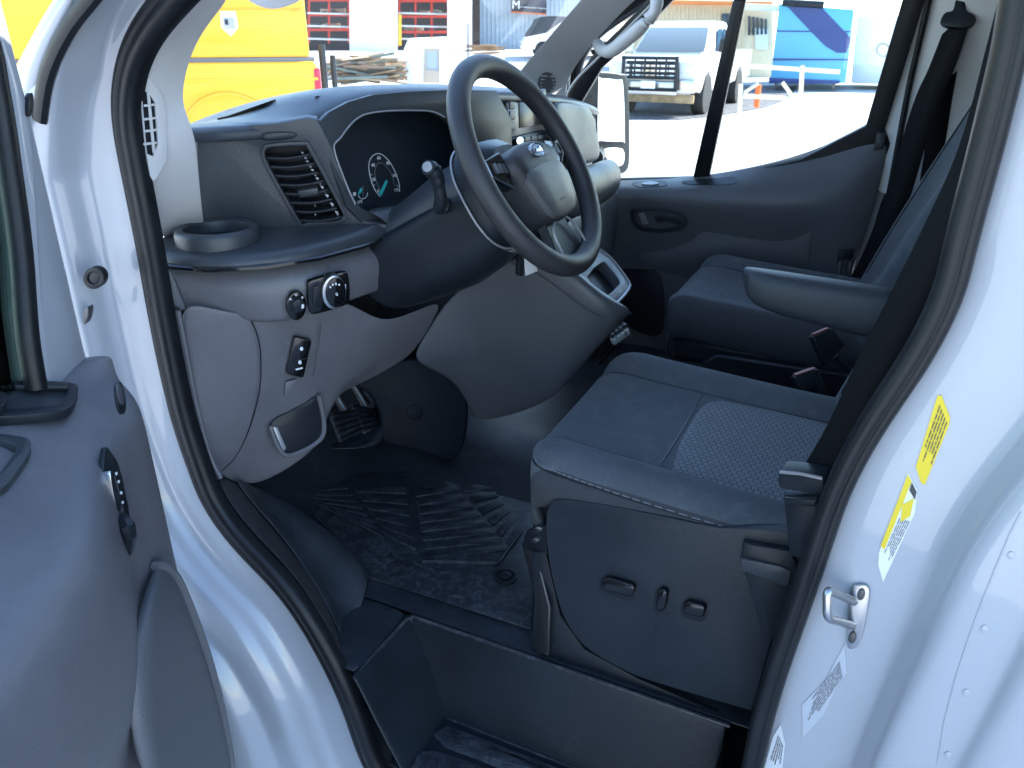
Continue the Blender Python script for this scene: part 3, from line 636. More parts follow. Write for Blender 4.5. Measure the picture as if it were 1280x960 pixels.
slab('control_strip', spl2([(640, 172), (688, 163), (693, 172), (692, 186), (646, 190)], 2), psn, .02, BLACK, dash, .003, h=.02)
vk = psn.at(649, 176, .03)
loft('volume_knob', [[psn.at(*q, h) for q in ell(650, 176, 5*s, 6*s, 0, 16)] for h, s in ((.018, 1), (.036, 1), (.038, .85))], SATIN, dash)
for k in range(4): slab('radio_button', rrect(660+k*8.3, 174-k*1.3, 7.2, 6, 1), psn, .006, GREYD, dash, .001, h=.024)
# vent between cluster and screen
cv = decal('centre_vent', [(597, 148), (606, 145), (624, 181), (615, 185), (606, 184)], cfas, .004, BLACK, dash, .003)
for k in range(4): decal('slat', [(600+k*3.2, 156+k*7), (609+k*3.2, 152+k*7), (610+k*3.2, 154.5+k*7), (601+k*3.2, 158.5+k*7)], cfas, .006, DARK, cv, .007)
# passenger upper glove box lid, golden lit edge, lower roll
gb = patch('glove_box_lid', [[(684, 124, 1.10), (688, 150, 1.10), (694, 178, 1.10), (700, 206, 1.10)], [(708, 128, 1.25), (712, 152, 1.25), (718, 180, 1.25), (722, 208, 1.25)], [(733, 134, 1.42), (739, 152, 1.43), (744, 176, 1.43), (748, 203, 1.43)]], mat('lid_plastic', (.055, .06, .066), .34, grain=.4, gscale=1100, mottle=.06), dash, 2, .02, -1)
gb['label'] = 'upper glove box lid on the passenger side'
patch('passenger_roll', [[(690, 208, 1.02), (694, 224, .98), (700, 250, .98), (706, 278, 1.0)], [(722, 212, 1.22), (732, 222, 1.18), (738, 248, 1.18), (738, 266, 1.2)], [(752, 200, 1.45), (766, 205, 1.43), (772, 228, 1.43), (766, 246, 1.45)], [(762, 198, 1.6), (774, 205, 1.58), (778, 222, 1.58), (772, 238, 1.6)]], DARK, dash, 2, .006)
patch('passenger_lower', [[(700, 276, 1.0), (708, 300, 1.0), (720, 330, 1.02)], [(738, 262, 1.2), (742, 290, 1.2), (748, 330, 1.2)], [(768, 240, 1.46), (758, 280, 1.46), (760, 330, 1.46)], [(774, 232, 1.7), (770, 280, 1.7), (768, 330, 1.7)]], GREYD, dash, 2, .006)
slab('lid_badge', rrect(739, 194, 3, 2.4, .5), pl3((733, 134, 1.42), (744, 176, 1.43), (712, 152, 1.25)), .001, GLOSS, gb, 0, h=.002)

# ---- centre console (driver side cheek), tray with cup openings, lower switches
cons = thing('centre_console', 'dark grey centre console with twin tray sloping to the floor', 'console')
ck = [[(512, 446, .60), (530, 460, .62), (560, 470, .68), (584, 500, .72), (588, 530, .74)],
      [(535, 412, .62), (558, 440, .65), (590, 470, .69), (618, 500, .71), (640, 521, .73)],
      [(558, 370, .64), (590, 405, .67), (625, 440, .69), (655, 470, .70), (690, 501, .72)],
      [(610, 335, .66), (645, 370, .68), (675, 405, .69), (700, 442, .70), (704, 485, .72)],
      [(660, 312, .68), (700, 345, .69), (724, 378, .70), (738, 412, .71), (714, 474, .73)],
      [(700, 320, .70), (735, 356, .70), (765, 385, .71), (770, 398, .72), (746, 436, .74)],
      [(704, 322, .74), (742, 360, .73), (786, 384, .76), (790, 390, .78), (778, 400, .80)]]
cs_ = patch('console_cheek', ck, GREYD, cons, 2, .006); cs_['label'] = 'plain dark grey console side'
tube('cheek_seam', spl([P(u, v, Y=y-.005) for u, v, y in ((640, 330, .67), (665, 338, .68), (700, 362, .69), (735, 388, .70), (752, 396, .71))], 4), .0009, BLACK, cs_, seg=5)
ptray = pl3((706, 352, .735), (742, 386, .735), (757, 318, .98))
tray = slab('tray', spl2([(704, 354), (716, 342), (742, 316), (750, 312), (762, 322), (784, 350), (787, 360), (776, 374), (760, 388), (744, 386), (722, 368)], 3), ptray, .03, GREYD, cons, .004, h=.012,
            holes=[spl2([(716, 350), (728, 352), (748, 374), (746, 380), (738, 378), (714, 356)], 2), spl2([(734, 346), (752, 328), (758, 330), (774, 350), (772, 358), (756, 372), (750, 370)], 2)])
tray['label'] = 'silver edged tray with two open compartments'
tube('tray_edge', spl([ptray.at(u, v, .012) for u, v in ((705, 354), (722, 369), (744, 386), (760, 387), (778, 372), (787, 358), (782, 346), (764, 323), (750, 312))], 4), .0032, SILV, tray, seg=6)
slab('tray_base', [(700, 350), (745, 312), (790, 356), (745, 390)], ptray, .004, BLACK, tray, 0, h=-.03)
slab('tray_body', [(706, 356), (744, 316), (784, 356), (748, 386)], ptray, .20, BLACK, cons, .01, h=-.012)
pu = pl3((752, 418, .78), (748, 440, .80), (782, 400, .90))
usw = slab('lower_panel', [(735, 446), (782, 388), (792, 392), (780, 425), (752, 455)], pu, .02, BLACK, cons, .003, h=.0)
for k in range(4):
    u, v = 764+k*5.2, 419-k*3.8
    slab('upfit_switch', [(u, v), (u+4.2, v-3), (u+6.5, v+3), (u+2.3, v+6)], pu, .012, GREYD, cons, .0015, h=.012)
    slab('upfit_switch_tip', [(u+2.6, v+6.4), (u+6.8, v+3.4), (u+9.4, v+10), (u+5.2, v+13)], pu, .010, INK, cons, .0015, h=.016)
slab('switch_mark', ell(766, 413, 1.6, 2), pu, .001, mat('amber', (.7, .3, .03), .4), cons, 0, h=.004)
slab('trim_line', [(746, 454), (768, 430), (769, 432), (748, 456)], pu, .003, SATIN, cons, 0, h=.004)
box('console_core', (-.90, .96, 1.16), (.36, .36, .36), BLACK, cons, .03)

# ================================================================== STEERING
stw = thing('steering_wheel', 'black steering wheel with airbag hub and oval emblem', 'steering wheel')
W = V((-.548, .53, 1.493)); BE = rad(59); wt = V((-math.cos(BE), 0, math.sin(BE))); wl = V((0, 1, 0)); wn = V((math.sin(BE), 0, math.cos(BE)))
def WP(a, b, c=0): return W + wl*a + wt*b + wn*c      # a: across (towards passenger), b: up the wheel, c: towards the driver
rr = .1815
tube('rim', [WP(rr*math.cos(t), rr*math.sin(t)*1.0) for t in [2*math.pi*k/72 for k in range(72)]], .0188, WHEELM, stw, closed=True, seg=18)
# hub pad
def wring(pts, c): return [WP(a, b, c) for a, b in pts]
HP = [(p[0]*.93, p[1]*.9-.022) for p in spl2([(-.085, .052), (-.045, .066), (0, .070), (.045, .066), (.085, .052), (.094, .030), (.082, -.002), (.066, -.055), (.046, -.084), (0, -.090), (-.046, -.084), (-.066, -.055), (-.082, -.002), (-.094, .030)], 4)]
sc = lambda k, pts=HP: [(a*k, (b+.03)*k-.03) for a, b in pts]
hub = loft('airbag_hub', [wring(sc(.90), -.035), wring(sc(1), -.02), wring(sc(1), .000), wring(sc(.97), .010), wring(sc(.90), .017), wring(sc(.7), .022), wring(sc(.4), .024), wring(sc(.1), .0245)], WHEELM, stw)
hub['label'] = 'padded airbag hub with paler grey lower half'
lower = [(p[0]*.93, p[1]*.9-.024) for p in spl2([(-.074, .012), (0, .022), (.074, .012), (.068, -.045), (.046, -.078), (0, -.083), (-.046, -.078), (-.068, -.045)], 4)]
loft('hub_panel', [wring(lower, .012), wring(sc(.985, lower), .0215), wring(sc(.9, lower), .0255), wring(sc(.4, lower), .0268)], mat('hub_grey', (.085, .088, .09), .38, grain=.5, gscale=900, mottle=.2, mscale=20), hub)  # lower half of the hub in a paler grey
EB = .018
em = loft('emblem', [wring([(.026*k*math.cos(t), EB+.0125*k*math.sin(t)) for t in [2*math.pi*q/32 for q in range(32)]], c) for k, c in ((1, .014), (1, .0235), (.94, .0248), (.87, .0235))], CHROME, hub, caps=False); em['label'] = 'chrome ringed oval emblem'
loft('emblem_field', [wring([(.0225*k*math.cos(t), EB+.0105*k*math.sin(t)) for t in [2*math.pi*q/32 for q in range(32)]], c) for k, c in ((1, .0236), (.2, .0240))], mat('emblem_blue', (.09, .11, .16), .25, metal=.3), hub)
tube('emblem_script', spl([WP(a, EB+b, .0246) for a, b in ((-.016, -.004), (-.012, .004), (-.007, .005), (-.010, -.004), (-.003, .001), (0, -.004), (.004, .002), (.007, -.004), (.011, .005), (.015, -.004))], 4), .0012, CHROME, hub, seg=6)
text('airbag_mark', 'AIRBAG', .008, frame(WP(.0, -.072, .0262), wl, wn), GREYD, hub, .0002)
# spokes
for s in (-1, 1):
    sp = loft('spoke', [[WP(s*a, b, c) for a, b, c in r] for r in
        ([(.070, .040, -.004), (.070, .040, -.03), (.066, -.022, -.03), (.066, -.022, -.004)], [(.115, .034, -.006), (.115, .034, -.026), (.110, -.020, -.026), (.110, -.020, -.006)], [(.175, .022, -.006), (.175, .022, -.018), (.172, -.012, -.018), (.172, -.012, -.006)])], BLACK, stw, bevel=.004)
    padm = loft('spoke_control', [[WP(s*a, b, c) for a, b, c in r] for r in ([(.088, .036, -.006), (.140, .030, -.006), (.142, .004, -.006), (.096, -.020, -.006), (.084, .004, -.006)], [(.088, .036, .003), (.140, .030, .000), (.142, .004, .000), (.096, -.020, .002), (.084, .004, .003)])], GLOSS, stw, bevel=.002)
    tube('control_trim', [WP(s*.144, .030, .001), WP(s*.146, .004, .001), WP(s*.098, -.023, .002)], .0022, CHROME, padm, seg=6)
    for q in range(3): loft('control_button', [[WP(s*(.098+.013*q+a), .010+.002*q+b, c) for a, b in ((-.005, -.008), (.005, -.008), (.005, .008), (-.005, .008))] for c in (.000, .004)], GREYD, padm)
lsp = loft('lower_spoke', [[WP(a*k, b, c) for a, c in ((-.05, -.006), (.05, -.006), (.045, -.026), (-.045, -.026))] for k, b in ((.8, -.07), (.9, -.12), (1.15, -.168), (1.2, -.18))], BLACK, stw, bevel=.003)
tube('spoke_trim', spl([WP(-.05, -.165, .004), WP(-.046, -.12, .003), WP(-.02, -.10, .004), WP(.02, -.10, .004), WP(.046, -.12, .003), WP(.05, -.165, .004), WP(0, -.172, .004), WP(-.05, -.165, .004)], 4), .0022, SILV, lsp, seg=6)
# column shroud
col_ = thing('steering_column', 'black steering column shroud below the wheel', 'steering column')
def cring(c, hw, hu, hd, n=24, p=2.6):
    out = []
    for k in range(n):
        t = 2*math.pi*k/n; a = math.copysign(abs(math.cos(t))**(2/p), math.cos(t))*hw; b = math.sin(t); b = math.copysign(abs(b)**(2/p), b)*(hu if b > 0 else hd)
        out.append(WP(a, b, c))
    return out
loft('rear_cover', [cring(-.03, .06, .055, .06), cring(-.05, .085, .075, .09), cring(-.085, .098, .085, .105), cring(-.09, .098, .085, .105)], BLACK, col_)
tube('cover_edge', cring(-.091, .100, .087, .107, 40), .0022, SILV, col_, closed=True, seg=6)
loft('upper_shroud', [cring(-.092, .088, .07, .09), cring(-.16, .094, .072, .095), cring(-.22, .10, .065, .10), cring(-.30, .11, .06, .10)], DARK, col_)
loft('lower_shroud', [cring(-.092, .092, .03, .115), cring(-.14, .098, .03, .128), cring(-.20, .112, .03, .135), cring(-.27, .128, .03, .128), cring(-.34, .14, .03, .115)], BLACK, col_)
# stalk on the driver-left side
stalk = [P(549, 262, Y=.41), P(551, 250, Y=.40), P(549, 235, Y=.395), P(546, 222, Y=.39), P(541, 212, Y=.385)]
sk = tube('stalk', spl(stalk, 4), [.011]*4+[.010]*6+[.012]*4+[.014]*3, BLACK, col_, seg=12)
kn = P(536, 210, Y=.38)
tube('stalk_knob', [P(543, 216, Y=.40), P(539, 212, Y=.385), P(535, 209, Y=.374)], [.013, .014, .012], BLACK, sk, seg=14)
tube('stalk_button', [P(535, 209, Y=.374), P(534, 208.5, Y=.370)], [.009, .008], SATIN, sk, seg=14)
tube('stalk_collar', [P(541, 206, Y=.385), P(549, 214, Y=.395), P(553, 220, Y=.40)], [.004, .005, .003], SATIN, sk, seg=8)
tube('stalk_root', [P(557, 257, Y=.44), P(552, 257, Y=.41)], [.014, .012], BLACK, sk, seg=14)
# key with paper tag
kt = thing('key_tag', 'small white paper tag hanging from the ignition key', 'tag')
pkt = pl3((652, 318, .60), (652, 342, .60), (670, 336, .63))
slab('tag_card', [(655, 316), (669, 322), (672, 339), (657, 345)], pkt, .0015, INK, kt, .0004, h=.004)
slab('key_fob', rrect(652, 330, 8, 32, 3, .05), pkt, .010, BLACK, kt, .003, h=-.002)
# ================================================================== SEATS
SIDEF = mat('seat_side_fabric', (.034, .038, .044), .85, grain=.5, gscale=900, mottle=.2, mscale=12, dust=.3, dcol=(.09, .09, .09))
def seat(name, label, driver=True):
    s = thing(name, label, 'seat', 'front seats of the van'); M = (lambda v: v) if driver else mir
    # cushion: lateral stations (y, crown height, bottom-flag)
    st = [(.285, .985), (.268, 1.00), (.262, 1.035), (.270, 1.064), (.295, 1.086), (.333, 1.088), (.358, 1.066), (.366, 1.062), (.378, 1.067), (.45, 1.063), (.53, 1.061), (.61, 1.063), (.662, 1.067), (.674, 1.062), (.682, 1.066), (.705, 1.086), (.742, 1.090), (.775, 1.068), (.786, 1.03), (.775, .985)]
    xs = [(-.440, -.045, .45), (-.456, -.032, .72), (-.463, -.010, .95), (-.448, .009, 1), (-.41, .016, 1), (-.36, .010, 1), (-.26, .004, 1), (-.15, -.004, 1), (-.05, -.010, 1), (.04, -.012, 1), (.10, -.014, 1)]
    cols = []
    for x, dz, k in xs:
        c = []
        for j, (y, z) in enumerate(st):
            yy = .525+(y-.525)*(.90+.10*k) if k < 1 else y
            zz = .975+(z-.975)*k+dz
            if x > -.4 and 7 <= j <= 13: zz -= .006*math.sin(math.pi*(j-7)/6)
            xx = x + .035*(abs(y-.525)/.26)**4*(1 if x < -.4 else 0)
            c.append(M(V((xx, yy, zz))))
        cols.append(c)
    cu = patch('cushion', cols, FABRIC, s, 2, .004, 0)
    cu.data.materials.append(SIDEF); nn = len(st)-1
    for k, p in enumerate(cu.data.polygons):
        if k % nn < 3 or k % nn >= nn-3 or k//nn < 2: p.material_index = 1
    loft('cushion_base', [[M(V((x, y, z))) for x, y in ((-.44, .29), (.1, .275), (.1, .775), (-.44, .765))] for z in (.93, 1.0)], BLACK, s, bevel=.02)
    # woven insert on the cushion
    def ctop(x, y):
        z = 1.061+.004*((y-.525)/.16)**2
        d = .010 if x < -.36 else .010+(x+.36)/.46*(-.024)
        return z+d-.0045
    ins = patch('insert', [[M(V((x, y, ctop(x, y)+(.004 if (0 < i < 8 and 0 < j < 7) else -.004)))) for j, y in enumerate((.350, .358, .40, .46, .53, .60, .672, .682))] for i, x in enumerate((-.243, -.235, -.19, -.14, -.09, -.04, .01, .05, .07))], WEAVE, s, 1, .002)
    ins['label'] = 'woven grey seat insert'
    # seams and stitching
    dn_ = V((0, 0, -1))
    def seamline(pts, r=.0017, m=BLACK, nm='seam'): return tube(nm, snap(cu, [q+V((0, 0, .1)) for q in spl([M(V(p)) for p in pts], 6)], .0002, dn_), r, m, cu, seg=5)
    for y in (.366, .674): seamline([(-.455, y, 1), (-.40, y, 1), (-.3, y, 1), (-.15, y, 1), (.03, y, 1)])
    seamline([(-.247, y, 1.0) for y in (.368, .42, .48, .53, .58, .63, .672)])
    seamline([(-.452, .64, 1), (-.452, .53, 1), (-.452, .40, 1)], .0013)
    raw = spl([M(V(p)) for p in ((-.48, .53, 1.068), (-.475, .40, 1.072), (-.455, .31, 1.078), (-.42, .265, 1.080), (-.37, .252, 1.078), (-.28, .254, 1.066), (-.15, .256, 1.055), (0, .256, 1.048), (.06, .256, 1.045))], 22)
    sp_ = snap(cu, raw, .0004)
    tube('piping', snap(cu, raw[::3], .0), .0018, BLACK, cu, seg=5)
    up_ = snap(cu, [q+V((0, 0, .006)) for q in raw], .0004)
    for k in range(0, len(up_)-2, 3): tube('stitch', [up_[k], up_[k+2]], .0010, THREAD, cu, seg=4)
    # backrest
    bx = lambda z: .012+(z-1.02)*.36
    bst = [(.275, .10), (.262, .05), (.265, .0), (.285, -.035), (.32, -.05), (.36, -.028), (.45, -.012), (.53, -.008), (.61, -.012), (.69, -.028), (.73, -.05), (.765, -.035), (.785, 0), (.788, .05), (.775, .10)]
    cols = []
    for z, k, dx in ((.99, .96, .01), (1.04, .98, 0), (1.12, 1, -.004), (1.25, 1, -.008), (1.4, 1, -.004), (1.52, .97, 0), (1.60, .92, .004), (1.645, .85, .02), (1.655, .8, .06)):
        cols.append([M(V((bx(z)+dx+d, .525+(y-.525)*k, z))) for y, d in bst])
    bk = patch('backrest', cols, FABRIC, s, 2, .004)
    for y in (.338, .712): tube('piping', snap(bk, [M(V((bx(z)-.06, y, z))) for z in (1.1, 1.2, 1.3, 1.4, 1.5, 1.58)], .001, V((1, 0, 0))), .0022, BLACK, bk, seg=5)
    patch('backrest_panel', [[M(V((bx(z)-.012+d, y, z))) for y, d in ((.37, .012), (.38, 0), (.45, -.004), (.53, -.004), (.61, -.004), (.67, 0), (.68, .012))] for z in (1.08, 1.1, 1.2, 1.35, 1.5, 1.55)], FABRICG, s, 2, .003)
    patch('backrest_side', [[M(V((bx(z)+.01+d, y, z))) for y, d in ((.792, .0), (.797, .05), (.79, .11))] for z in (1.05, 1.1, 1.2, 1.3, 1.42, 1.5)], FABRICG if driver else FABRIC, s, 2, .003)
    box('seat_back_shell', M(V((.245, .525, 1.32))), (.05, .47, .62), BLACK, s, .02, Matrix.Rotation(.34, 3, 'Y'))
    hr = loft('headrest', [[M(V((bx(1.70)+.04+dx*k, .525+dy*k, z))) for dx, dy in spl2([(-.05, 0), (-.045, .10), (0, .135), (.05, .12), (.065, 0), (.05, -.12), (0, -.135), (-.045, -.10)], 3)] for z, k in ((1.675, .7), (1.69, .9), (1.72, 1), (1.80, 1), (1.86, .92), (1.885, .75), (1.89, .5))], LEATHER, s)
    for y in (.46, .59): tube('headrest_post', [M(V((bx(1.6)+.05, y, 1.58))), M(V((bx(1.7)+.05, y, 1.70)))], .007, STEEL, s)
    return s, M
ds, _ = seat('captain_chair', 'dark blue-grey driver seat with dusty cushion, armrest and power switches')
ps_, PM = seat('captain_chair', 'dark fabric passenger seat beyond the driver seat armrest', False)
# --- driver seat: side cover, switches, riser, rail
pbs = Plane(V((-.3, .252, .9)), V((-.1, .252, .9)), V((-.3, .258, 1.0)))
cover = slab('side_cover', spl2([(684, 640), (688, 632), (700, 624), (760, 632), (840, 648), (900, 660), (985, 666), (992, 700), (975, 760), (938, 892)], 2, False) + spl2([(938, 888), (870, 868), (800, 846), (752, 822), (724, 800), (704, 768), (690, 720), (683, 670), (683, 650)], 4, False), pbs, .03, SEATC, ds, .010, segs=3)
cover['label'] = 'moulded charcoal seat base cover with power switches'
def switch(pts, h=.011):
    o = slab('power_switch', pts, pbs, .014, GLOSS, cover, .004, h=h, segs=3); return o
slab('switch_recess', rrect(773, 736, 48, 22, 9, .28), pbs, .003, BLACK, cover, .001, h=.0015); switch(rrect(773, 735, 42, 16, 7, .28))
slab('switch_recess', rrect(827, 751, 19, 33, 8, .15), pbs, .003, BLACK, cover, .001, h=.0015); switch(rrect(827, 751, 13, 27, 6, .15))
slab('switch_recess', rrect(868, 764, 35, 23, 9, .25), pbs, .003, BLACK, cover, .001, h=.0015); switch(rrect(868, 763, 28, 16, 6, .25))
pbr = Plane(V((-.3, .246, .9)), V((-.1, .246, .9)), V((-.3, .250, 1.0)))
slab('recliner_cover', [(928, 678), (945, 682), (990, 690), (1000, 720), (975, 800), (955, 800), (926, 702)], pbr, .02, BLACK, ds, .004, h=.004)
slab('recliner_step', [(924, 698), (975, 708), (990, 715), (985, 735), (926, 714)], pbr, .012, DARK, ds, .003, h=.010)
# riser under the seat
prs = Plane(V((-.3, .30, .8)), V((-.1, .30, .8)), V((-.3, .30, 1.0)))
box('riser', (-.16, .525, .80), (.42, .44, .24), BLACK, ds, .01)
riser = slab('riser_plate', [(664, 690), (682, 690), (700, 770), (730, 812), (800, 850), (905, 895), (905, 908), (800, 874), (690, 834), (682, 820), (664, 814), (668, 760)], Plane(V((-.3, .268, .8)), V((-.1, .268, .8)), V((-.3, .268, 1.0))), .01, BLACK, ds, .002)
slab('riser_flange', [(652, 684), (668, 688), (676, 720), (686, 760), (684, 820), (666, 814), (668, 745)], Plane(P(652, 684, Y=.30), P(676, 720, Y=.265), P(668, 814, Y=.27)), .006, STEEL, ds, .002)
slab('rail_bracket', [(650, 684), (657, 664), (682, 657), (684, 694), (664, 690)], Plane(P(650, 684, Y=.29), P(682, 657, Y=.265), P(684, 694, Y=.265)), .02, BLACK, ds, .004)
for q, h in (((672, 662), .006), ((668, 676), .006)): slab('rail_bolt', ell(q[0], q[1], 4.5, 3), Plane(P(650, 684, Y=.29), P(682, 657, Y=.265), P(684, 694, Y=.265)), .01, SATIN, ds, .001, h=h)
# --- armrest
ar = []
for t, hw, hz in ((0, .006, .008), (.015, .028, .030), (.05, .036, .039), (.14, .038, .043), (.24, .038, .048), (.33, .038, .05)):
    a = P(927, 352, Y=.815); b = V((.09, .815, 1.245)); p = a+(b-a)*(t/.33)
    ar.append([p+V((0, hw*math.copysign(abs(math.cos(q))**.7, math.cos(q)), hz*math.copysign(abs(math.sin(q))**.7, math.sin(q))-(hz-.03))) for q in [2*math.pi*k/20 for k in range(20)]])
arm = loft('armrest', ar, LEATHER, ds, sub=1); arm['label'] = 'padded fold-down armrest on the inboard side'
# --- passenger seat base
box('riser', (-.14, 1.37, .83), (.40, .46, .30), BLACK, ps_, .02)
loft('side_cover', [[V((x, y, z)) for x, z in ((-.34, .86), (-.335, .955), (-.30, .98), (.06, .985), (.10, .96), (.12, .86))] for y in (1.10, 1.125)], BLACK, ps_, bevel=.006)
# --- buckles
def buckle(nm, lab, q, Y0, Y1, m_, stalk_to):
    b = thing(nm, lab, 'buckle', 'seat belt buckles between the seats'); pb = Plane(P(*q[0], Y=Y0), P(*q[1], Y=Y1), P(*q[3], Y=Y0))
    slab('buckle_body', q, pb, .022, BLACK, b, .004, h=.0, segs=3)
    t0 = pb.at(*q[0], -.003); t1 = pb.at(*q[1], -.003)
    up = (pb.at(*q[0])-pb.at(*q[3])).normalized()
    prism('release_button', [t0+(t1-t0)*.1+up*.002, t0+(t1-t0)*.9+up*.002, t0+(t1-t0)*.9+up*.002-pb.n*.015, t0+(t1-t0)*.1+up*.002-pb.n*.015], up*.003, REDP, b, .001)
    tube('buckle_stalk', [pb.at((q[2][0]+q[3][0])/2, (q[2][1]+q[3][1])/2, -.011), V(stalk_to)], .009, BLACK, b)
    return b, pb
b1, pb1 = buckle('seat_buckle', 'seat belt buckle nearest the driver cushion with square label', [(993, 472), (1024, 461), (1041, 506), (1012, 515)], .80, .83, BLACK, (.03, .82, .98))
slab('buckle_label', [(1007, 487), (1020, 482), (1027, 496), (1014, 501)], pb1, .001, GLOSS, b1, 0, h=.001)
buckle('seat_buckle', 'seat belt buckle below the armrest tip beside the passenger seat', [(1016, 421), (1042, 410), (1057, 432), (1032, 458)], .98, 1.01, BLACK, (.05, 1.03, .98))
# box between the seats
box('seat_gap_filler', (.02, .95, .82), (.5, .18, .24), BLACK, cons, .02)

# ================================================================== BELTS
def ribbon(name, pts, wdir, hw, m, parent=None, n=6):
    ps2 = spl(pts, n); vs = []; wd = [V(q) for q in wdir]; wds = spl(wd, n) if len(wd) > 1 else [wd[0]]*len(ps2)
    for p, q in zip(ps2, wds): q = q.normalized(); vs += [p-q*hw, p+q*hw]
    fs = [(2*i, 2*i+1, 2*i+3, 2*i+2) for i in range(len(ps2)-1)]
    return mesh(name, vs, fs, m, parent, True, 0, .0016)
db = thing('driver_seat_belt', 'black driver seat belt running down inside the door pillar', 'seat belt')
def bmid(a, b, ya): return P((a[0]+b[0])/2, (a[1]+b[1])/2, Y=ya)
bl = [((1275, -60), (1325, -45)), ((1243, 60), (1290, 80)), ((1205, 190), (1250, 215)), ((1149, 300), (1205, 325)), ((1070, 450), (1130, 470)), ((1030, 530), (1092, 552)), ((993, 596), (1050, 612))]
pts = [bmid(a, b, .16+.06*k/6) for k, (a, b) in enumerate(bl)]
wd = [P(*b, Y=.16+.06*k/6-.004)-P(*a, Y=.16+.06*k/6+.012) for k, (a, b) in enumerate(bl)]
ribbon('webbing', pts, wd, .026, BELT, db)
pa = pl3((975, 600, .205), (1030, 602, .195), (985, 650, .205))
slab('belt_guide', spl2([(973, 594), (978, 589), (1025, 596), (1030, 604), (1024, 616), (980, 612), (973, 606)], 3), pa, .03, BLACK, db, .005, h=.012, segs=3)
tube('guide_edge', [pa.at(u, v, .013) for u, v in ((975, 590), (1000, 592), (1028, 598))], .0022, SATIN, db, seg=6)
slab('belt_anchor', [(978, 618), (1024, 622), (1010, 700), (986, 696)], pa, .03, BLACK, db, .004, h=.0)
slab('anchor_pad', [(980, 622), (1020, 626), (1018, 634), (981, 630)], pa, .004, BLACK, db, .001, h=.006)
pbt = thing('passenger_seat_belt', 'black passenger seat belt hanging from its pillar guide', 'seat belt')
bl = [((1184, 32), (1208, 34)), ((1160, 85), (1192, 90)), ((1140, 131), (1170, 140)), ((1100, 245), (1142, 252)), ((1066, 320), (1118, 322)), ((1050, 350), (1100, 352))]
pts = [bmid(a, b, y) for (a, b), y in zip(bl, (1.74, 1.72, 1.715, 1.70, 1.69, 1.685))]
wd = [P(*b, Y=y-.02)-P(*a, Y=y+.02) for (a, b), y in zip(bl, (1.74, 1.72, 1.715, 1.70, 1.69, 1.685))]
ribbon('webbing', pts, wd, .034, BELT, pbt)
ribbon('webbing', [P(1196, 32, Y=1.76), P(1180, 110, Y=1.77), P(1166, 200, Y=1.775), P(1150, 300, Y=1.775)], [V((1, -.1, 0))], .024, BELT, pbt)
pg = pl3((1178, 25, 1.735), (1218, 28, 1.735), (1196, 8, 1.745))
slab('belt_guide', spl2([(1176, 26), (1182, 15), (1192, 12), (1196, -8), (1206, -8), (1208, 12), (1218, 18), (1220, 28), (1208, 34), (1184, 33)], 3), pg, .02, BLACK, pbt, .004, h=.01)
slab('anchor_bracket', [(1048, 314), (1068, 312), (1066, 324), (1048, 326)], pl3((1048, 314, 1.68), (1068, 312, 1.69), (1048, 330, 1.68)), .02, BLACK, pbt, .003)
tube('anchor_link', [P(1050, 326, Y=1.68), P(1048, 346, Y=1.68)], .006, SATIN, pbt); tube('anchor_link', [P(1063, 326, Y=1.69), P(1061, 346, Y=1.69)], .006, SATIN, pbt)

# ================================================================== PASSENGER DOOR (part of the van)
YD = 1.775
pdn = Plane(V((-.5, YD, 1.0)), V((-.2, YD, 1.0)), V((-.5, YD, 1.3)))
top_e = [(690, 226), (770, 225), (800, 224), (850, 222), (905, 215), (960, 203), (1010, 190), (1045, 175), (1066, 162), (1085, 156), (1105, 155)]
rear_e = [(1114, 158), (1112, 185), (1104, 215), (1094, 250), (1078, 300), (1060, 350), (1040, 420)]
pdoor = patch('passenger_door', [
    [(690, 226, 1.84), (690, 236, 1.72), (690, 250, 1.70), (690, 290, 1.745), (690, 330, 1.775), (690, 420, 1.775), (690, 560, 1.775)],
    [(770, 225, 1.84), (770, 233, 1.72), (770, 246, 1.70), (766, 280, 1.735), (762, 330, 1.77), (760, 420, 1.775), (756, 560, 1.775)],
    [(850, 222, 1.84), (850, 236, 1.72), (848, 252, 1.70), (842, 282, 1.735), (836, 330, 1.77), (830, 420, 1.775), (820, 560, 1.775)],
    [(905, 215, 1.84), (912, 236, 1.72), (912, 256, 1.70), (904, 284, 1.735), (896, 330, 1.77), (890, 420, 1.775), (880, 560, 1.775)],
    [(965, 202, 1.84), (985, 232, 1.73), (985, 258, 1.71), (972, 286, 1.735), (962, 335, 1.77), (950, 420, 1.775), (940, 560, 1.775)],
    [(1022, 185, 1.84), (1045, 224, 1.75), (1048, 252, 1.73), (1036, 290, 1.745), (1024, 335, 1.77), (1005, 420, 1.775), (990, 560, 1.775)],
    [(1066, 162, 1.84), (1085, 195, 1.775), (1080, 240, 1.765), (1070, 290, 1.765), (1052, 340, 1.775), (1030, 420, 1.775), (1010, 560, 1.775)],
    [(1108, 155, 1.83), (1113, 172, 1.80), (1102, 225, 1.79), (1084, 290, 1.785), (1062, 345, 1.785), (1038, 420, 1.785), (1020, 560, 1.785)]], mat('door_card_grey', (.098, .102, .112), .42, grain=.45, gscale=480, mottle=.06), van, 3, .006)
pdoor['label'] = 'closed passenger door with charcoal trim panel'
decal('switch_cup', spl2([(790, 230), (796, 227), (826, 226), (834, 229), (828, 233), (800, 234)], 3), pdoor, .003, BLACK, pdoor, .0015)
decal('switch_lever', spl2([(802, 231), (808, 228.5), (818, 228.5), (824, 230.5), (815, 232)], 3), pdoor, .004, SILV, pdoor, .004)
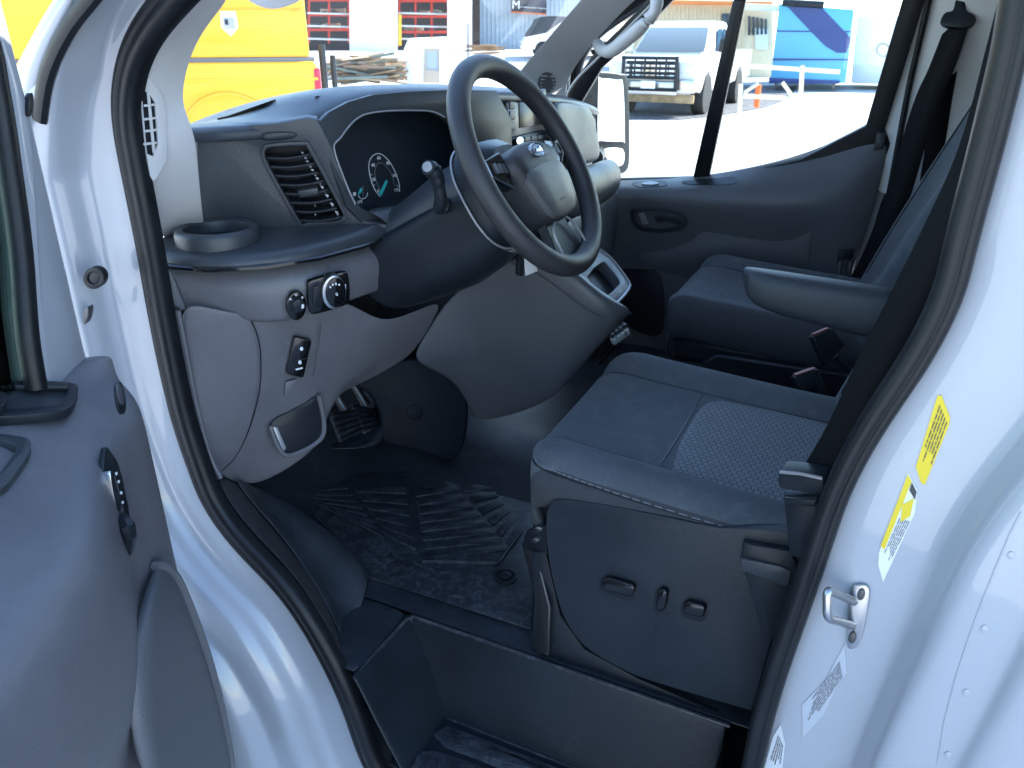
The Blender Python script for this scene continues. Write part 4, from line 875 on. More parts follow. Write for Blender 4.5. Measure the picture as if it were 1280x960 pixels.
decal('pull_recess', spl2([(852, 228), (862, 226), (905, 222), (918, 221), (922, 227), (910, 231), (866, 231)], 3), pdoor, .003, BLACK, pdoor, .0015)
ph = pl3((790, 275, 1.728), (860, 275, 1.728), (820, 290, 1.742))
hb = slab('handle_bezel', spl2([(788, 264), (795, 260), (840, 262), (854, 268), (860, 278), (852, 287), (825, 291), (800, 288), (790, 278)], 3), ph, .008, DARK, pdoor, .002, h=.008,
          holes=[spl2([(794, 267), (802, 264), (838, 266), (850, 272), (852, 278), (842, 284), (822, 286), (804, 284), (796, 277)], 3)])
slab('handle_cup', spl2([(791, 264), (840, 264), (856, 272), (852, 285), (822, 289), (800, 287)], 3), ph, .003, BLACK, hb, 0, h=.001)
slab('door_lever', spl2([(818, 270), (826, 268), (850, 272), (854, 279), (846, 281), (832, 276), (822, 279)], 3), ph, .01, DARK, hb, .003, h=.014)
slab('lock_buttons', [(798, 267), (805, 266), (810, 280), (803, 281)], ph, .004, SILV, hb, .001, h=.006)
inset = slab('inset_panel', spl2([(866, 300), (880, 288), (900, 283), (950, 284), (1000, 287), (1014, 291), (1013, 302), (1004, 340), (950, 345), (850, 345), (800, 320), (840, 312)], 3), pl3((850, 300, 1.744), (1000, 300, 1.75), (900, 340, 1.765)), .006, mat('door_inset', (.115, .118, .126), .5, grain=.45, gscale=480), pdoor, .003, h=.006)
slab('speaker_grille', spl2([(768, 345), (800, 330), (826, 345), (830, 400), (820, 420), (790, 410), (770, 380)], 3), pl3((780, 350, 1.768), (820, 350, 1.768), (800, 400, 1.77)), .004, BLACK, pdoor, .002, h=.006)
slab('end_patch', [(1096, 166), (1108, 166), (1104, 186), (1092, 188)], pl3((1096, 166, 1.79), (1108, 166, 1.79), (1100, 190, 1.785)), .003, BLACK, pdoor, .001, h=.003)
# window frame, divider, glass
Ypw = 1.83
pw = Plane(V((-.5, Ypw, 1.2)), V((-.2, Ypw, 1.2)), V((-.5, Ypw-.12, 2.0)))
fr_out = [(690, 250), (704, 120), (740, 70), (800, 10), (880, -80), (930, -130), (1198, -130), (1156, 0), (1106, 162), (1113, 180), (1100, 240), (900, 300)]
fr_in = [(716, 226), (722, 135), (752, 85), (812, 30), (890, -50), (935, -95), (1145, -95), (1128, 0), (1082, 158), (1000, 200), (900, 222)]
slab('window_frame', fr_out, pw, .03, RUBBER, pdoor, .004, holes=[fr_in])
slab('window_frame', [(928, -95), (936, -95), (884, 222), (866, 222)] if False else [(916, 0), (932, 0), (886, 222), (866, 222)], pw, .025, RUBBER, pdoor, .004, h=.004)
slab('window_frame', [(934, -95), (952, -95), (933, 0), (917, 0)], pw, .025, RUBBER, pdoor, .004, h=.003)
GW = glass('side_glass', tint=(.93, .96, .95), dust=.008)
slab('side_window', fr_in, pw, .004, GW, pdoor, 0, h=-.012)
tube('frame_edge', spl([pw.at(u, v, .016) for u, v in ((704, 150), (708, 122), (720, 100), (745, 75), (780, 40), (812, 8), (840, -20))], 5), .004, BEIGE, pdoor, seg=6)
mesh('outer_skin', [V((-1.12, 1.92, .45)), V((.02, 1.92, .45)), V((.02, 1.92, 1.25)), V((-1.12, 1.92, 1.22))], [(0, 1, 2, 3)], WHITE, pdoor, False, 0, .01)
# exterior mirror
pm = Plane(P(765, 150, Y=2.08), P(765, 150, Y=2.08)+V((.46, .88, 0)), P(765, 150, Y=2.08)+V((.06, 0, .88)))
mc = slab('wing_mirror', spl2([(727, 104), (733, 92), (750, 89), (777, 92), (786, 102), (788, 180), (786, 211), (773, 218), (756, 208), (732, 182)], 3), pm, .07, BLACK, pdoor, .012, h=.0, segs=3); mc['label'] = 'black framed exterior mirror beyond the passenger window'
slab('mirror_glass', spl2([(748, 102), (752, 98), (772, 100), (779, 106), (781, 174), (778, 177), (750, 176), (747, 172)], 3), pm, .003, mat('mirror_glass', (.85, .86, .87), .02, metal=1), mc, .001, h=.003)
slab('mirror_glass', spl2([(753, 187), (778, 186), (780, 203), (773, 208), (763, 203)], 3), pm, .003, mat('mirror_glass', (.85, .86, .87), .02, metal=1), mc, .001, h=.003)
tube('mirror_arm', [pm.at(748, 190, -.04), V((-.93, 1.93, 1.30))], .03, BLACK, mc, seg=10)
# passenger rear pillar trim
patch('rear_pillar_trim', [[(1088, 240, 1.81), (1098, 180, 1.81), (1112, 110, 1.80), (1132, 40, 1.79), (1150, -40, 1.77), (1170, -130, 1.74)], [(1112, 250, 1.80), (1130, 180, 1.80), (1143, 110, 1.79), (1158, 40, 1.77), (1172, -40, 1.74), (1190, -130, 1.70)], [(1150, 250, 1.77), (1170, 170, 1.77), (1185, 110, 1.77), (1200, 40, 1.75), (1215, -40, 1.72), (1225, -130, 1.68)], [(1240, 280, 1.78), (1250, 170, 1.78), (1255, 110, 1.78), (1260, 40, 1.76), (1270, -40, 1.73), (1275, -130, 1.69)], [(1400, 280, 1.80), (1400, 170, 1.80), (1400, 110, 1.79), (1400, 40, 1.77), (1400, -40, 1.74), (1400, -130, 1.7)]], TRIM, van, 2, .006)
tube('rear_pillar_seal', spl([P(u, v, Y=y) for u, v, y in ((1110, 250, 1.79), (1122, 185, 1.79), (1136, 110, 1.78), (1152, 40, 1.76), (1170, -40, 1.73))], 4), .008, RUBBER, van, seg=8)

# ================================================================== REAR DOOR PILLAR: striker, stickers
pj2 = Plane(cast(jamb, 1045, 770)[0], cast(jamb, 1085, 760)[0], cast(jamb, 1060, 820)[0])
strk = slab('striker_plate', spl2([(1062, 740), (1074, 732), (1085, 735), (1086, 752), (1076, 800), (1064, 812), (1058, 800)], 3), pj2, .004, SATIN, van, .001, h=.006); strk['label'] = 'bare metal door striker loop'
tube('striker_loop', spl([pj2.at(1068, 752, .006), pj2.at(1052, 745, .022), pj2.at(1036, 739, .036), pj2.at(1034, 755, .040), pj2.at(1036, 772, .038), pj2.at(1050, 777, .022), pj2.at(1066, 782, .006)], 5), .0048, SATIN, strk, seg=10)
for q in ((1076, 744), (1065, 798)): slab('striker_screw', ell(q[0], q[1], 5, 7, .2), pj2, .003, STEEL, strk, .001, h=.009)
YEL = mat('yellow_sticker', (.72, .53, .02), .45); PAPER = mat('white_sticker', (.7, .71, .72), .45); PRINT = mat('print_ink', (.05, .05, .05), .6); GREYST = mat('grey_sticker', (.42, .45, .50), .45); PALE = mat('pale_sticker', (.62, .65, .68), .45)
def lines(st, A, B, C_, D_, rows, m, seed):
    rn = random.Random(seed)
    q = lambda s, t: tuple((A[k]*(1-s)+B[k]*s)*(1-t)+(D_[k]*(1-s)+C_[k]*s)*t for k in (0, 1))
    for i in range(rows):
        t0 = (i+.28)/rows; t1 = (i+.66)/rows; s0 = .05; end = .65+rn.random()*.3
        while s0 < end:
            s1 = min(end, s0+.05+rn.random()*.12)
            decal('print_line', [q(s0, t0), q(s1, t0), q(s1, t1), q(s0, t1)], jamb, .0003, m, st, .0016); s0 = s1+.022
y1 = decal('yellow_sticker', [(1172, 494), (1177, 494), (1188, 522), (1186, 532), (1156, 606), (1151, 602), (1145, 583)], jamb, .0006, YEL, van, .0012); y1['label'] = 'yellow warning sticker with black print on the pillar'
lines(y1, (1176, 500), (1148, 578), (1160, 596), (1186, 526), 5, PRINT, 3)
y2 = decal('tyre_sticker', [(1135, 590), (1147, 612), (1144, 640), (1104, 727), (1098, 706), (1099, 690)], jamb, .0006, PAPER, van, .0012); y2['label'] = 'white and yellow tyre information sticker on the pillar'
decal('sticker_band', [(1135, 592), (1140, 601), (1106, 686), (1101, 682)], jamb, .0003, YEL, y2, .0016)
decal('sticker_band', [(1128, 630), (1143, 622), (1138, 644), (1126, 652)], jamb, .0003, YEL, y2, .0018)
decal('sticker_code', [(1140, 602), (1146, 614), (1144, 624), (1137, 612)], jamb, .0003, PRINT, y2, .0018)
lines(y2, (1125, 644), (1102, 698), (1107, 714), (1140, 648), 6, PRINT, 5)
s3 = decal('grey_sticker', [(1056, 805), (1059, 840), (1050, 850), (1030, 892), (1004, 921), (1003, 880), (1032, 850)], jamb, .0006, GREYST, van, .0012); s3['label'] = 'grey specification sticker below the striker'
lines(s3, (1052, 822), (1006, 884), (1006, 915), (1056, 842), 8, PRINT, 9)
s4 = decal('pale_sticker', [(967, 920), (976, 905), (982, 930), (978, 962), (955, 962)], jamb, .0006, PALE, van, .0012)
lines(s4, (974, 915), (960, 958), (976, 962), (980, 930), 5, PRINT, 11)
for q in ((1264, 694), (1231, 786), (1208, 866), (1185, 944)): decal('weld_plug', ell(q[0], q[1], 5, 5), jamb, .003, WHITE, van, .0013, .0006)
tube('panel_seam', [cast(jamb, u, v, .0002)[0] for u, v in ((1276, 640), (1262, 668), (1246, 706), (1226, 756), (1210, 800), (1194, 850), (1180, 905), (1172, 955))], .0008, mat('seam_sealer', (.36, .38, .42), .5), van, seg=6)

# ================================================================== OPEN DRIVER DOOR (part of the van)
TH = rad(60); DE = V((-.896, -.070, 0)); da = V((math.cos(TH), -math.sin(TH), 0)); dn = V((math.sin(TH), math.cos(TH), 0))
def DP(s, w_, z): return DE + da*s + dn*w_ + V((0, 0, z))
def dplane(w_, s0=0, tilt=0): return Plane(DP(.1, w_, 1.0), DP(.3, w_, 1.0), DP(.1, w_+tilt, 1.2))
def DW(u, v, w_):
    return dplane(w_).at(u, v)
secs = []
S_ = [-.012, 0, .02, .06, .12, .20, .28, .36, .46, .60, .80, 1.0]
for s in S_:
    k = max(0, min(1, (s-.16)/.22)); k = k*k*(3-2*k)     # shoulder swells away from the hinge
    e = max(0, min(1, (s+.012)/.05))
    sh = .055*e+.070*k
    secs.append([DP(s, -.045, 1.30), DP(s, -.04*e, 1.305), DP(s, -.02*e, 1.295), DP(s, .015*e+.05*k, 1.275), DP(s, sh*.9, 1.262), DP(s, sh, 1.235), DP(s, sh+.004*k, 1.17), DP(s, sh-.004*k, 1.08), DP(s, sh-.03*k, 1.0), DP(s, .055*e+.012*k, .93), DP(s, .055*e, .85), DP(s, .056*e, .72), DP(s, .058*e, .58), DP(s, .055*e, .46), DP(s, .03*e, .42), DP(s, -.02, .41)])
door = patch('driver_door', secs, GREY, van, 2, .004); door['label'] = 'open driver door with grey trim panel at the left edge'
# door shell behind the trim (white)
mesh_pts = [(-.02, .40), (-.012, 1.33), (-.02, 1.60), (-.018, 1.75), (.08, 1.86), (.30, 2.02), (.45, 2.09), (.95, 2.09), (1.02, 2.0), (1.04, 1.3), (1.0, .42), (.9, .38), (.1, .38)]
hole = [(.105, 1.30), (.08, 1.40), (.05, 1.47), (.030, 1.56), (.014, 1.64), (.014, 1.72), (.12, 1.83), (.30, 1.96), (.46, 2.0), (.92, 2.0), (.95, 1.95), (.97, 1.30)]
prism('door_shell', [DP(s, -.03, z) for s, z in mesh_pts], -dn*.11, WHITE, door, .010, [[DP(s, -.03, z) for s, z in hole]], 3)
tube('window_seal', spl([DP(s, -.035, z) for s, z in ((.118, 1.315), (.105, 1.38), (.072, 1.47), (.050, 1.56), (.034, 1.64), (.036, 1.71), (.13, 1.81), (.31, 1.94), (.46, 1.985), (.92, 1.985))], 4), .013, RUBBER, door, seg=10)
prism('window_glass', [DP(s, -.055, z) for s, z in hole], -dn*.004, glass('door_glass', tint=(.72, .82, .78)), door, 0)
# front hinge face details
slab('door_grommet', ell(39, 131, 3.5, 15, .08), Plane(DP(-.02, -.03, 1.5), DP(.06, -.03, 1.5), DP(-.02, -.03, 1.7)), .006, RUBBER, door, .001, h=.004)
# handle cup and lever on the trim
dpl = dplane(.060)
hbz = slab('handle_bezel', spl2([(132, 562), (138, 563), (150, 585), (160, 630), (163, 655), (158, 690), (150, 702), (140, 640), (130, 600)], 3), dpl, .006, BLACK, door, .001, h=.006); hbz['label'] = 'black handle cup with chrome lever'
slab('door_lever', spl2([(138, 590), (143, 592), (150, 615), (152, 636), (147, 638), (141, 612)], 3), dpl, .01, CHROME, hbz, .002, h=.014)
slab('lever_pull', spl2([(133, 606), (141, 612), (146, 640), (150, 655), (142, 660), (136, 640)], 3), dpl, .006, SATIN, hbz, .002, h=.010)
for u, v in ((146, 592), (149, 602), (152, 616), (154, 628)): slab('lock_mark', ell(u, v, 1, 2), dpl, .001, INK, hbz, 0, h=.0075)
tube('handle_hook', spl([DW(150, 648, .066), DW(157, 656, .085), DW(161, 668, .085), DW(158, 684, .07), DW(151, 696, .06)], 4), .009, BLACK, hbz, seg=8)
# small reflector pocket near the hinge edge
slab('trim_recess', spl2([(146, 482), (152, 478), (157, 495), (158, 512), (153, 518), (148, 505)], 3), dplane(.056), .004, BLACK, door, .001, h=.002)
slab('trim_recess', spl2([(147, 482), (151, 480), (155, 495), (155, 505), (150, 502)], 3), dplane(.056), .004, GREYD, door, .001, h=.003)
# top trays
ptd = Plane(DP(.1, -.02, 1.302), DP(.3, -.02, 1.302), DP(.2, .04, 1.284))
t1 = slab('switch_tray', spl2([(-30, 482), (20, 476), (60, 476), (90, 478), (98, 484), (94, 500), (82, 512), (40, 518), (-30, 518)], 3), ptd, .012, BLACK, door, .004, h=.010, holes=[spl2([(-25, 488), (25, 482), (75, 482), (84, 488), (80, 498), (70, 506), (30, 510), (-25, 510)], 3)])
slab('tray_base', [(-30, 486), (86, 482), (82, 506), (40, 512), (-30, 512)], ptd, .004, DARK, t1, 0, h=.004)
slab('tray_bar', [(18, 477), (85, 478), (86, 483), (18, 482)], ptd, .006, BLACK, t1, .002, h=.014)
slab('tray_bar', spl2([(-10, 488), (6, 489), (9, 500), (2, 508), (-10, 508)], 3), ptd, .02, BLACK, t1, .004, h=.022)
ptd2 = Plane(DP(.25, .0, 1.292), DP(.4, .0, 1.292), DP(.3, .06, 1.276))
t2 = slab('pull_tray', spl2([(-60, 540), (-10, 541), (28, 546), (38, 552), (36, 566), (20, 590), (0, 612), (-60, 640)], 3), ptd2, .01, DARK, door, .004, h=.008, holes=[spl2([(-60, 552), (-8, 550), (16, 556), (20, 562), (8, 580), (-10, 600), (-60, 625)], 3)])
slab('tray_base', [(-60, 545), (24, 548), (20, 575), (-60, 630)], ptd2, .004, BLACK, t2, 0, h=-.002)
# lower map pocket: ridge and inner panel
pkt_ = [[DW(u, v, w_) for u, v, w_ in r] for r in ([(192, 712, .062), (178, 745, .075), (166, 790, .085), (158, 850, .09), (160, 905, .09), (176, 975, .09)], [(197, 706, .068), (190, 745, .095), (186, 800, .105), (186, 860, .11), (190, 920, .11), (200, 985, .11)], [(206, 708, .066), (206, 745, .090), (210, 800, .098), (216, 860, .10), (226, 920, .10), (238, 985, .10)], [(222, 722, .064), (242, 770, .070), (260, 820, .074), (275, 870, .076), (288, 920, .076), (300, 985, .076)])]
mp_ = patch('map_pocket', pkt_, mat('pocket_grey', (.105, .108, .118), .45, grain=.45, gscale=480), door, 2, .004); mp_['label'] = 'grey moulded map pocket low on the door'
tube('pocket_edge', spl([DW(u, v, w_) for u, v, w_ in ((193, 708, .066), (206, 708, .070), (222, 724, .070), (240, 765, .075), (258, 815, .08), (272, 865, .08), (284, 920, .08), (294, 985, .08))], 4), .006, GREY, door, seg=8)

# ================================================================== FLOOR MAT
fm = thing('floor_mat', 'scuffed black rubber floor mat with moulded ribs under the pedals', 'floor mat')
pfl = Plane(V((-.9, .3, FZ+.006)), V((-.6, .3, FZ+.006)), V((-.7, .6, FZ+.006)))
slab('mat_base', [(380, 600), (420, 592), (520, 588), (600, 590), (668, 606), (676, 640), (668, 700), (664, 786), (560, 753), (490, 730), (462, 722), (430, 680), (395, 645)], pfl, .004, RUBMAT, fm, .002, h=.004)
def ribs(A, B, C_, D_, n, sk=0):
    q = lambda s, t: tuple((A[k]*(1-s)+B[k]*s)*(1-t)+(D_[k]*(1-s)+C_[k]*s)*t for k in (0, 1))
    for i in range(n):
        t0 = (i+.15)/n; t1 = (i+.75)/n
        slab('rib', [q(0, t0), q(1, min(1, t0+sk)), q(1, min(1, t1+sk)), q(0, t1)], pfl, .006, RUBMAT, fm, .0015, h=.0065)
ribs((520, 612), (566, 604), (640, 690), (532, 700), 8, .0)
ribs((572, 604), (610, 603), (655, 660), (642, 688), 6)
ribs((360, 612), (430, 604), (480, 672), (418, 640), 8)
ribs((440, 606), (505, 606), (520, 690), (486, 672), 6)
for a, b in (((528, 702), (622, 704)), ((622, 704), (652, 664))): tube('border', [pfl.at(*a, .008), pfl.at(*b, .008)], .004, RUBMAT, fm, seg=6)
ft = revolve('mat_fixing', pfl.at(632, 722, .004), [(.024, 0), (.024, .005), (.019, .006), (.018, .002), (.012, .002), (.011, .008), (.004, .009), (.001, .006)], BLACK, fm, 24)

# ================================================================== OUTSIDE
GROUND = mat('pale_gravel', (.47, .475, .48), .9, mottle=.18, mscale=1.2, grain=1, gscale=40)
gc = []
def gz(x, y):
    d = math.hypot(x, y); a = math.atan2(-x, y)
    k = max(0, min(1, (d-29)/8)) if a > rad(15) else max(0, min(1, (d-29)/8))*max(0, 1-(rad(15)-a)/rad(8))
    return .78*k*k*(3-2*k)
rs = [0, 3, 6, 10, 15, 20, 25, 29, 31, 33, 35, 37, 40, 50, 80, 150, 400, 1500]
vs_ = []; NA = 72
for r in rs:
    for k in range(NA):
        t = 2*math.pi*k/NA; x, y = -r*math.sin(t), r*math.cos(t); vs_.append(V((x, y, gz(x, y)+.05*math.sin(x*.9+y*.4)*(1 if 4 < r < 30 else 0)*.3)))
fs = [(i*NA+k, (i+1)*NA+k, (i+1)*NA+(k+1) % NA, i*NA+(k+1) % NA) for i in range(len(rs)-1) for k in range(NA)]
g_ = mesh('ground', vs_, fs, GROUND); g_['kind'] = 'structure'
def far(az, dist):
    """vertical plane facing the van, az degrees forward of straight across"""
    d = V((-math.sin(rad(az)), math.cos(rad(az)), 0)); o = V((CAM.x, CAM.y, 0))+d*dist
    return Plane(o, o+V((d.y, -d.x, 0)), o+V((0, 0, 1)))
YELP = mat('yellow_paint', (.80, .42, .006), .35, coat=.4, mottle=.04, mscale=1.5)
TYRE = mat('tyre', (.02, .02, .02), .8); DGLASS = mat('dark_glass', (.03, .04, .05), .06); WCAR = mat('car_white', (.8, .8, .79), .3, coat=.5)
def wheel(parent, c, r, wd, ax, nm='wheel'):
    ax = V(ax).normalized(); e1 = ax.cross(V((0, 0, 1))).normalized(); e2 = V((0, 0, 1)); c = V(c); N = 28
    ring = lambda rad_, o: [c+ax*o+e1*(rad_*math.cos(2*math.pi*k/N))+e2*(rad_*math.sin(2*math.pi*k/N)) for k in range(N)]
    t = loft('wheel', [ring(r*.6, -wd*.5), ring(r*.93, -wd*.5), ring(r, -wd*.3), ring(r, wd*.3), ring(r*.93, wd*.5), ring(r*.6, wd*.5)], TYRE, parent)
    loft('rim', [ring(r*.15, wd*.30), ring(r*.2, wd*.42), ring(r*.5, wd*.36), ring(r*.6, wd*.48), ring(r*.62, wd*.3)], SATIN, t)
    loft('rim', [ring(r*.15, -wd*.30), ring(r*.2, -wd*.42), ring(r*.5, -wd*.36), ring(r*.6, -wd*.48), ring(r*.62, -wd*.3)], SATIN, t)
# ---- yellow work truck with utility topper
yt = thing('yellow_truck', 'bright yellow pickup truck with utility topper parked beyond the windscreen', 'truck')
py = far(42.5, 11.0); yx = (py.at(300, 60)-py.at(400, 60)); yx.z = 0; yx.normalize(); yy_ = -py.n
yo = py.at(401, 110); yo.z = 0
def YP(a, b, c): return yo+yx*a+yy_*b+V((0, 0, c))
bed = [(0.02, .62), (0.0, 1.0), (.02, 1.30), (.05, 1.36), (4.3, 1.36), (4.32, .55), (1.75, .50)]+[(1.18+.42*math.cos(rad(a)), .36+.42*math.sin(rad(a))) for a in (10, 35, 60, 90, 120, 145, 170)]+[(.72, .46), (.2, .55)]
bd = prism('bed', [YP(a, 0, c) for a, c in bed], yy_*1.95, YELP, yt, .03, segs=3)
tube('arch_lip', [YP(1.18+.60*math.cos(rad(a)), -.005, .40+.60*math.sin(rad(a))) for a in range(0, 181, 10)], .022, YELP, yt, seg=8)
prism('crease', [YP(.02, -.012, 1.13), YP(4.3, -.012, 1.13), YP(4.3, -.012, 1.18), YP(.02, -.012, 1.17)], yy_*.02, YELP, yt, .008)
prism('bed_rail', [YP(.04, .02, 1.35), YP(4.32, .02, 1.35), YP(4.32, .02, 1.41), YP(.04, .02, 1.41)], yy_*1.9, mat('grey_rail', (.12, .12, .13), .5), yt, .01)
tp = prism('topper', [YP(a, .01, c) for a, c in ((.10, 1.41), (.10, 2.25), (.16, 2.32), (4.25, 2.32), (4.35, 2.2), (4.35, 1.41))], yy_*1.9, YELP, yt, .03, segs=3)
pan = prism('topper_lid', [YP(a, -.005, c) for a, c in ((.14, 1.43), (.14, 1.95), (2.6, 1.95), (2.6, 1.43))], yy_*.02, YELP, yt, .01)
prism('lid_lip', [YP(a, -.03, c) for a, c in ((.12, 1.97), (.12, 2.02), (2.62, 2.02), (2.62, 1.97))], yy_*.06, YELP, yt, .01)
hd = prism('lid_latch', [YP(a, -.02, c) for a, c in [(1.02+q[0], 1.80+q[1]) for q in ((-.09, .13), (-.10, -.05), (0, -.15), (.10, -.05), (.09, .13))]], yy_*.03, mat('latch_white', (.8, .8, .82), .4), yt, .012)
prism('latch_face', [YP(a, -.026, c) for a, c in ((.955, 1.86), (.955, 1.73), (1.085, 1.73), (1.085, 1.86))], yy_*.01, SILV, hd, .004)
prism('latch_key', [YP(a, -.03, c) for a, c in ((1.03, 1.84), (1.03, 1.78), (1.07, 1.78), (1.07, 1.84))], yy_*.01, BLACK, hd, .002)
cabp = [(2.4, .55), (2.4, 1.30), (2.9, 1.36), (3.0, 1.90), (3.15, 1.95), (4.2, 1.94), (4.45, 1.85), (4.95, 1.36), (5.9, 1.25), (6.1, 1.1), (6.12, .55)]
prism('cab', [YP(a+2, .03, c) for a, c in cabp], yy_*1.9, YELP, yt, .04, segs=3)
prism('cab_window', [YP(a+2, .02, c) for a, c in ((3.1, 1.38), (3.2, 1.82), (4.2, 1.82), (4.6, 1.38))], yy_*.03, DGLASS, yt, .01)
prism('tail_light', [YP(a, -.01, c) for a, c in ((-.01, .98), (-.01, 1.28), (.07, 1.28), (.08, .98))], yy_*.15, mat('tail_red', (.55, .02, .05), .25), yt, .02)
tube('hitch_post', [YP(-.08, .3, .5), YP(-.08, .3, 1.55)], .05, BLACK, yt, seg=6); tube('hitch_post', [YP(-.22, .4, .5), YP(-.22, .4, 1.42)], .04, BLACK, yt, seg=6)
prism('bumper', [YP(a, .05, c) for a, c in ((-.25, .5), (-.25, .66), (.1, .66), (.1, .5))], yy_*1.85, BLACK, yt, .02)
for a in (1.18, 6.9): wheel(yt, YP(a, .16, .38), .38, .26, yy_)
wheel(yt, YP(1.18, 1.78, .38), .38, .26, yy_); wheel(yt, YP(6.9, 1.78, .38), .38, .26, yy_)

# ---- white shed with red racking bays
CREAM = mat('white_cladding', (.80, .80, .78), .6, mottle=.04, mscale=.6); BLUEW = mat('pale_blue_cladding', (.42, .50, .56), .5, mottle=.05, mscale=.5)
pw1 = far(35, 42)
shed = thing('white_shed', 'white steel shed with open bays behind the timber pile', 'building')
slab('shed_wall', [(380, -60), (590, -60), (590, 66), (560, 66), (560, -30), (497, -30), (497, 64), (437, 64), (437, -30), (382, -30)], pw1, .4, CREAM, shed, .02)
slab('shed_back', [(370, -70), (600, -70), (600, 70), (370, 70)], far(35, 47), .1, mat('shed_dark', (.05, .04, .035), .9), shed, 0)
REDR = mat('red_rack', (.50, .04, .02), .5); WOOD = [mat('timber_%d' % k, c, .85, mottle=.2, mscale=4) for k, c in enumerate(((.42, .30, .18), (.30, .19, .11), (.50, .40, .27), (.22, .15, .10), (.16, .20, .17)))]
def rack(x0, x1, y0, y1, lab, seed):
    r = thing('pallet_rack', lab, 'rack', 'red storage racks in the shed'); pr = far(35, 44); rn = random.Random(seed)
    n = 2 if x1-x0 < 55 else 3
    for k in range(n+1): u = x0+(x1-x0)*k/n; slab('upright', [(u-1.2, y0), (u+1.2, y0), (u+1.2, y1), (u-1.2, y1)], pr, .12, REDR, r, .01)
    rows = 4
    for k in range(rows): v = y0+10+(y1-y0-10)*k/rows; slab('beam', [(x0, v), (x1, v), (x1, v+3.2), (x0, v+3.2)], pr, .12, REDR, r, .01, h=.13)
    for k in range(rows):
        v = y0+10+(y1-y0-10)*k/rows
        for q in range(7):
            u = x0+1+(x1-x0-14)*rn.random(); slab('stored_bundle', [(u, v-4-3*rn.random()), (u+10, v-4-3*rn.random()), (u+10, v-.4), (u, v-.4)], far(35, 44.8), .5, rn.choice(WOOD+[STEEL]), r, .02)
    for k in range(3): v = 15+k*16; slab('long_bar', [(x0-2, v), (x1+2, v+1.5), (x1+2, v+4), (x0-2, v+2.5)], pr, .1, SATIN, r, .01, h=.3)
rack(386, 436, -30, 54, 'red pallet rack with steel bars in the bay nearest the yellow truck', 1)
rack(499, 560, -30, 58, 'red pallet rack in the bay right of the white wall', 2)
yp_ = thing('yellow_post', 'yellow bollard post at the edge of the right rack bay', 'post'); slab('post_shaft', [(498, 18), (502, 18), (502, 57), (498, 57)], far(35, 41.5), .15, YELP, yp_, .02)
# pale blue corrugated hall with sign
pb_ = far(29, 50)
hall = thing('blue_hall', 'pale blue corrugated hall wall behind the white car', 'building')
slab('hall_wall', [(586, -80), (770, -80), (770, 66), (586, 66)], pb_, .3, BLUEW, hall, 0)
for k in range(34): u = 588+k*5.3; slab('rib', [(u, -80), (u+1.5, -80), (u+1.5, 66), (u, 66)], pb_, .1, BLUEW, hall, .01, h=.06)
slab('roof_trim', [(724, -8), (790, -14), (790, 6), (730, 6)], far(29, 47), .3, REDR, hall, .02)
slab('drain_pipe', [(728, -40), (730, -40), (730, 40), (728, 40)], far(29, 49.5), .1, SATIN, hall, .01)
psg = far(29, 49)
sign = thing('company_sign', 'dark company sign board with white lettering on the blue hall', 'sign')
slab('board', [(639, -30), (683, -24), (683, 17), (639, 14)], psg, .15, mat('sign_dark', (.03, .03, .045), .5), sign, .02)
slab('board_edge', [(639, 14), (683, 17), (683, 19), (639, 16)], psg, .16, mat('sign_orange', (.55, .16, .05), .5), sign, .01, h=.01)
sx_ = psg.at(683, 10)-psg.at(639, 7)
text('sign_letter', 'M', .62, frame(psg.at(645, 6.5, .03), sx_, psg.n), INK, sign, .02)
text('sign_text', 'Metal Buildings, Roofing & Components', .1, frame(psg.at(665.5, 9.5, .03), sx_, psg.n), INK, sign, .02)
# ---- timber pile
def pile(nm, lab, x0, x1, y0, y1, az, dist, n, seed, colours, cat='timber pile', slope=.06):
    t = thing(nm, lab, cat); rn = random.Random(seed); pp = far(az, dist)
    for k in range(n):
        h = rn.random()*2.2; ln = (.2+.6*rn.random())*(x1-x0); u = x0+(x1-x0-ln)*rn.random(); v = y1-(y1-y0)*rn.random()**1.3*(math.sin(math.pi*min(1, max(.05, (u+ln/2-x0)/(x1-x0))))**.5); s = (rn.random()-.5)*2*slope*ln
        a = pp.at(u, v-s/2, h); b = pp.at(u+ln, v+s/2, h+rn.random()*.6-.3)
        up = V((0, 0, .03+.05*rn.random()))
        prism('board', [a, b, b+up, a+up], pp.n*.16, rn.choice(colours), t, 0)
    return t
pile('timber_pile', 'long heap of mixed timber and offcuts beyond the dashboard', 402, 510, 72, 101, 38, 27, 150, 4, WOOD, slope=.22)
pile('timber_stack', 'short brown timber stack beside the thin post', 580, 632, 57, 70, 30, 40, 24, 6, WOOD[:2])
tpost = thing('thin_post', 'thin dark marker post standing above the steering wheel rim', 'post')
slab('post_shaft', [(584.3, 29), (585.7, 29), (586, 72), (584.2, 72)], far(30, 32), .04, STEEL, tpost, 0)
wb = thing('white_machine', 'pale boxy machine with a window frame beyond the dashboard', 'machine')
slab('machine_body', [(506, 62), (512, 48), (560, 46), (566, 60), (568, 106), (506, 106)], far(34, 26.5), 1.2, WCAR, wb, .05)
slab('machine_window', [(531, 61), (550, 60), (550, 104), (530, 103)], far(34, 26.4), .1, mat('frame_tan', (.45, .38, .30), .5), wb, .02, holes=[[(533, 64), (548, 62.5), (548, 88), (532.5, 87)]])
slab('machine_pane', [(533, 63), (548, 61), (548, 90), (533, 89)], far(34, 26.45), .02, mat('pane_blue', (.35, .42, .46), .1), wb, 0)
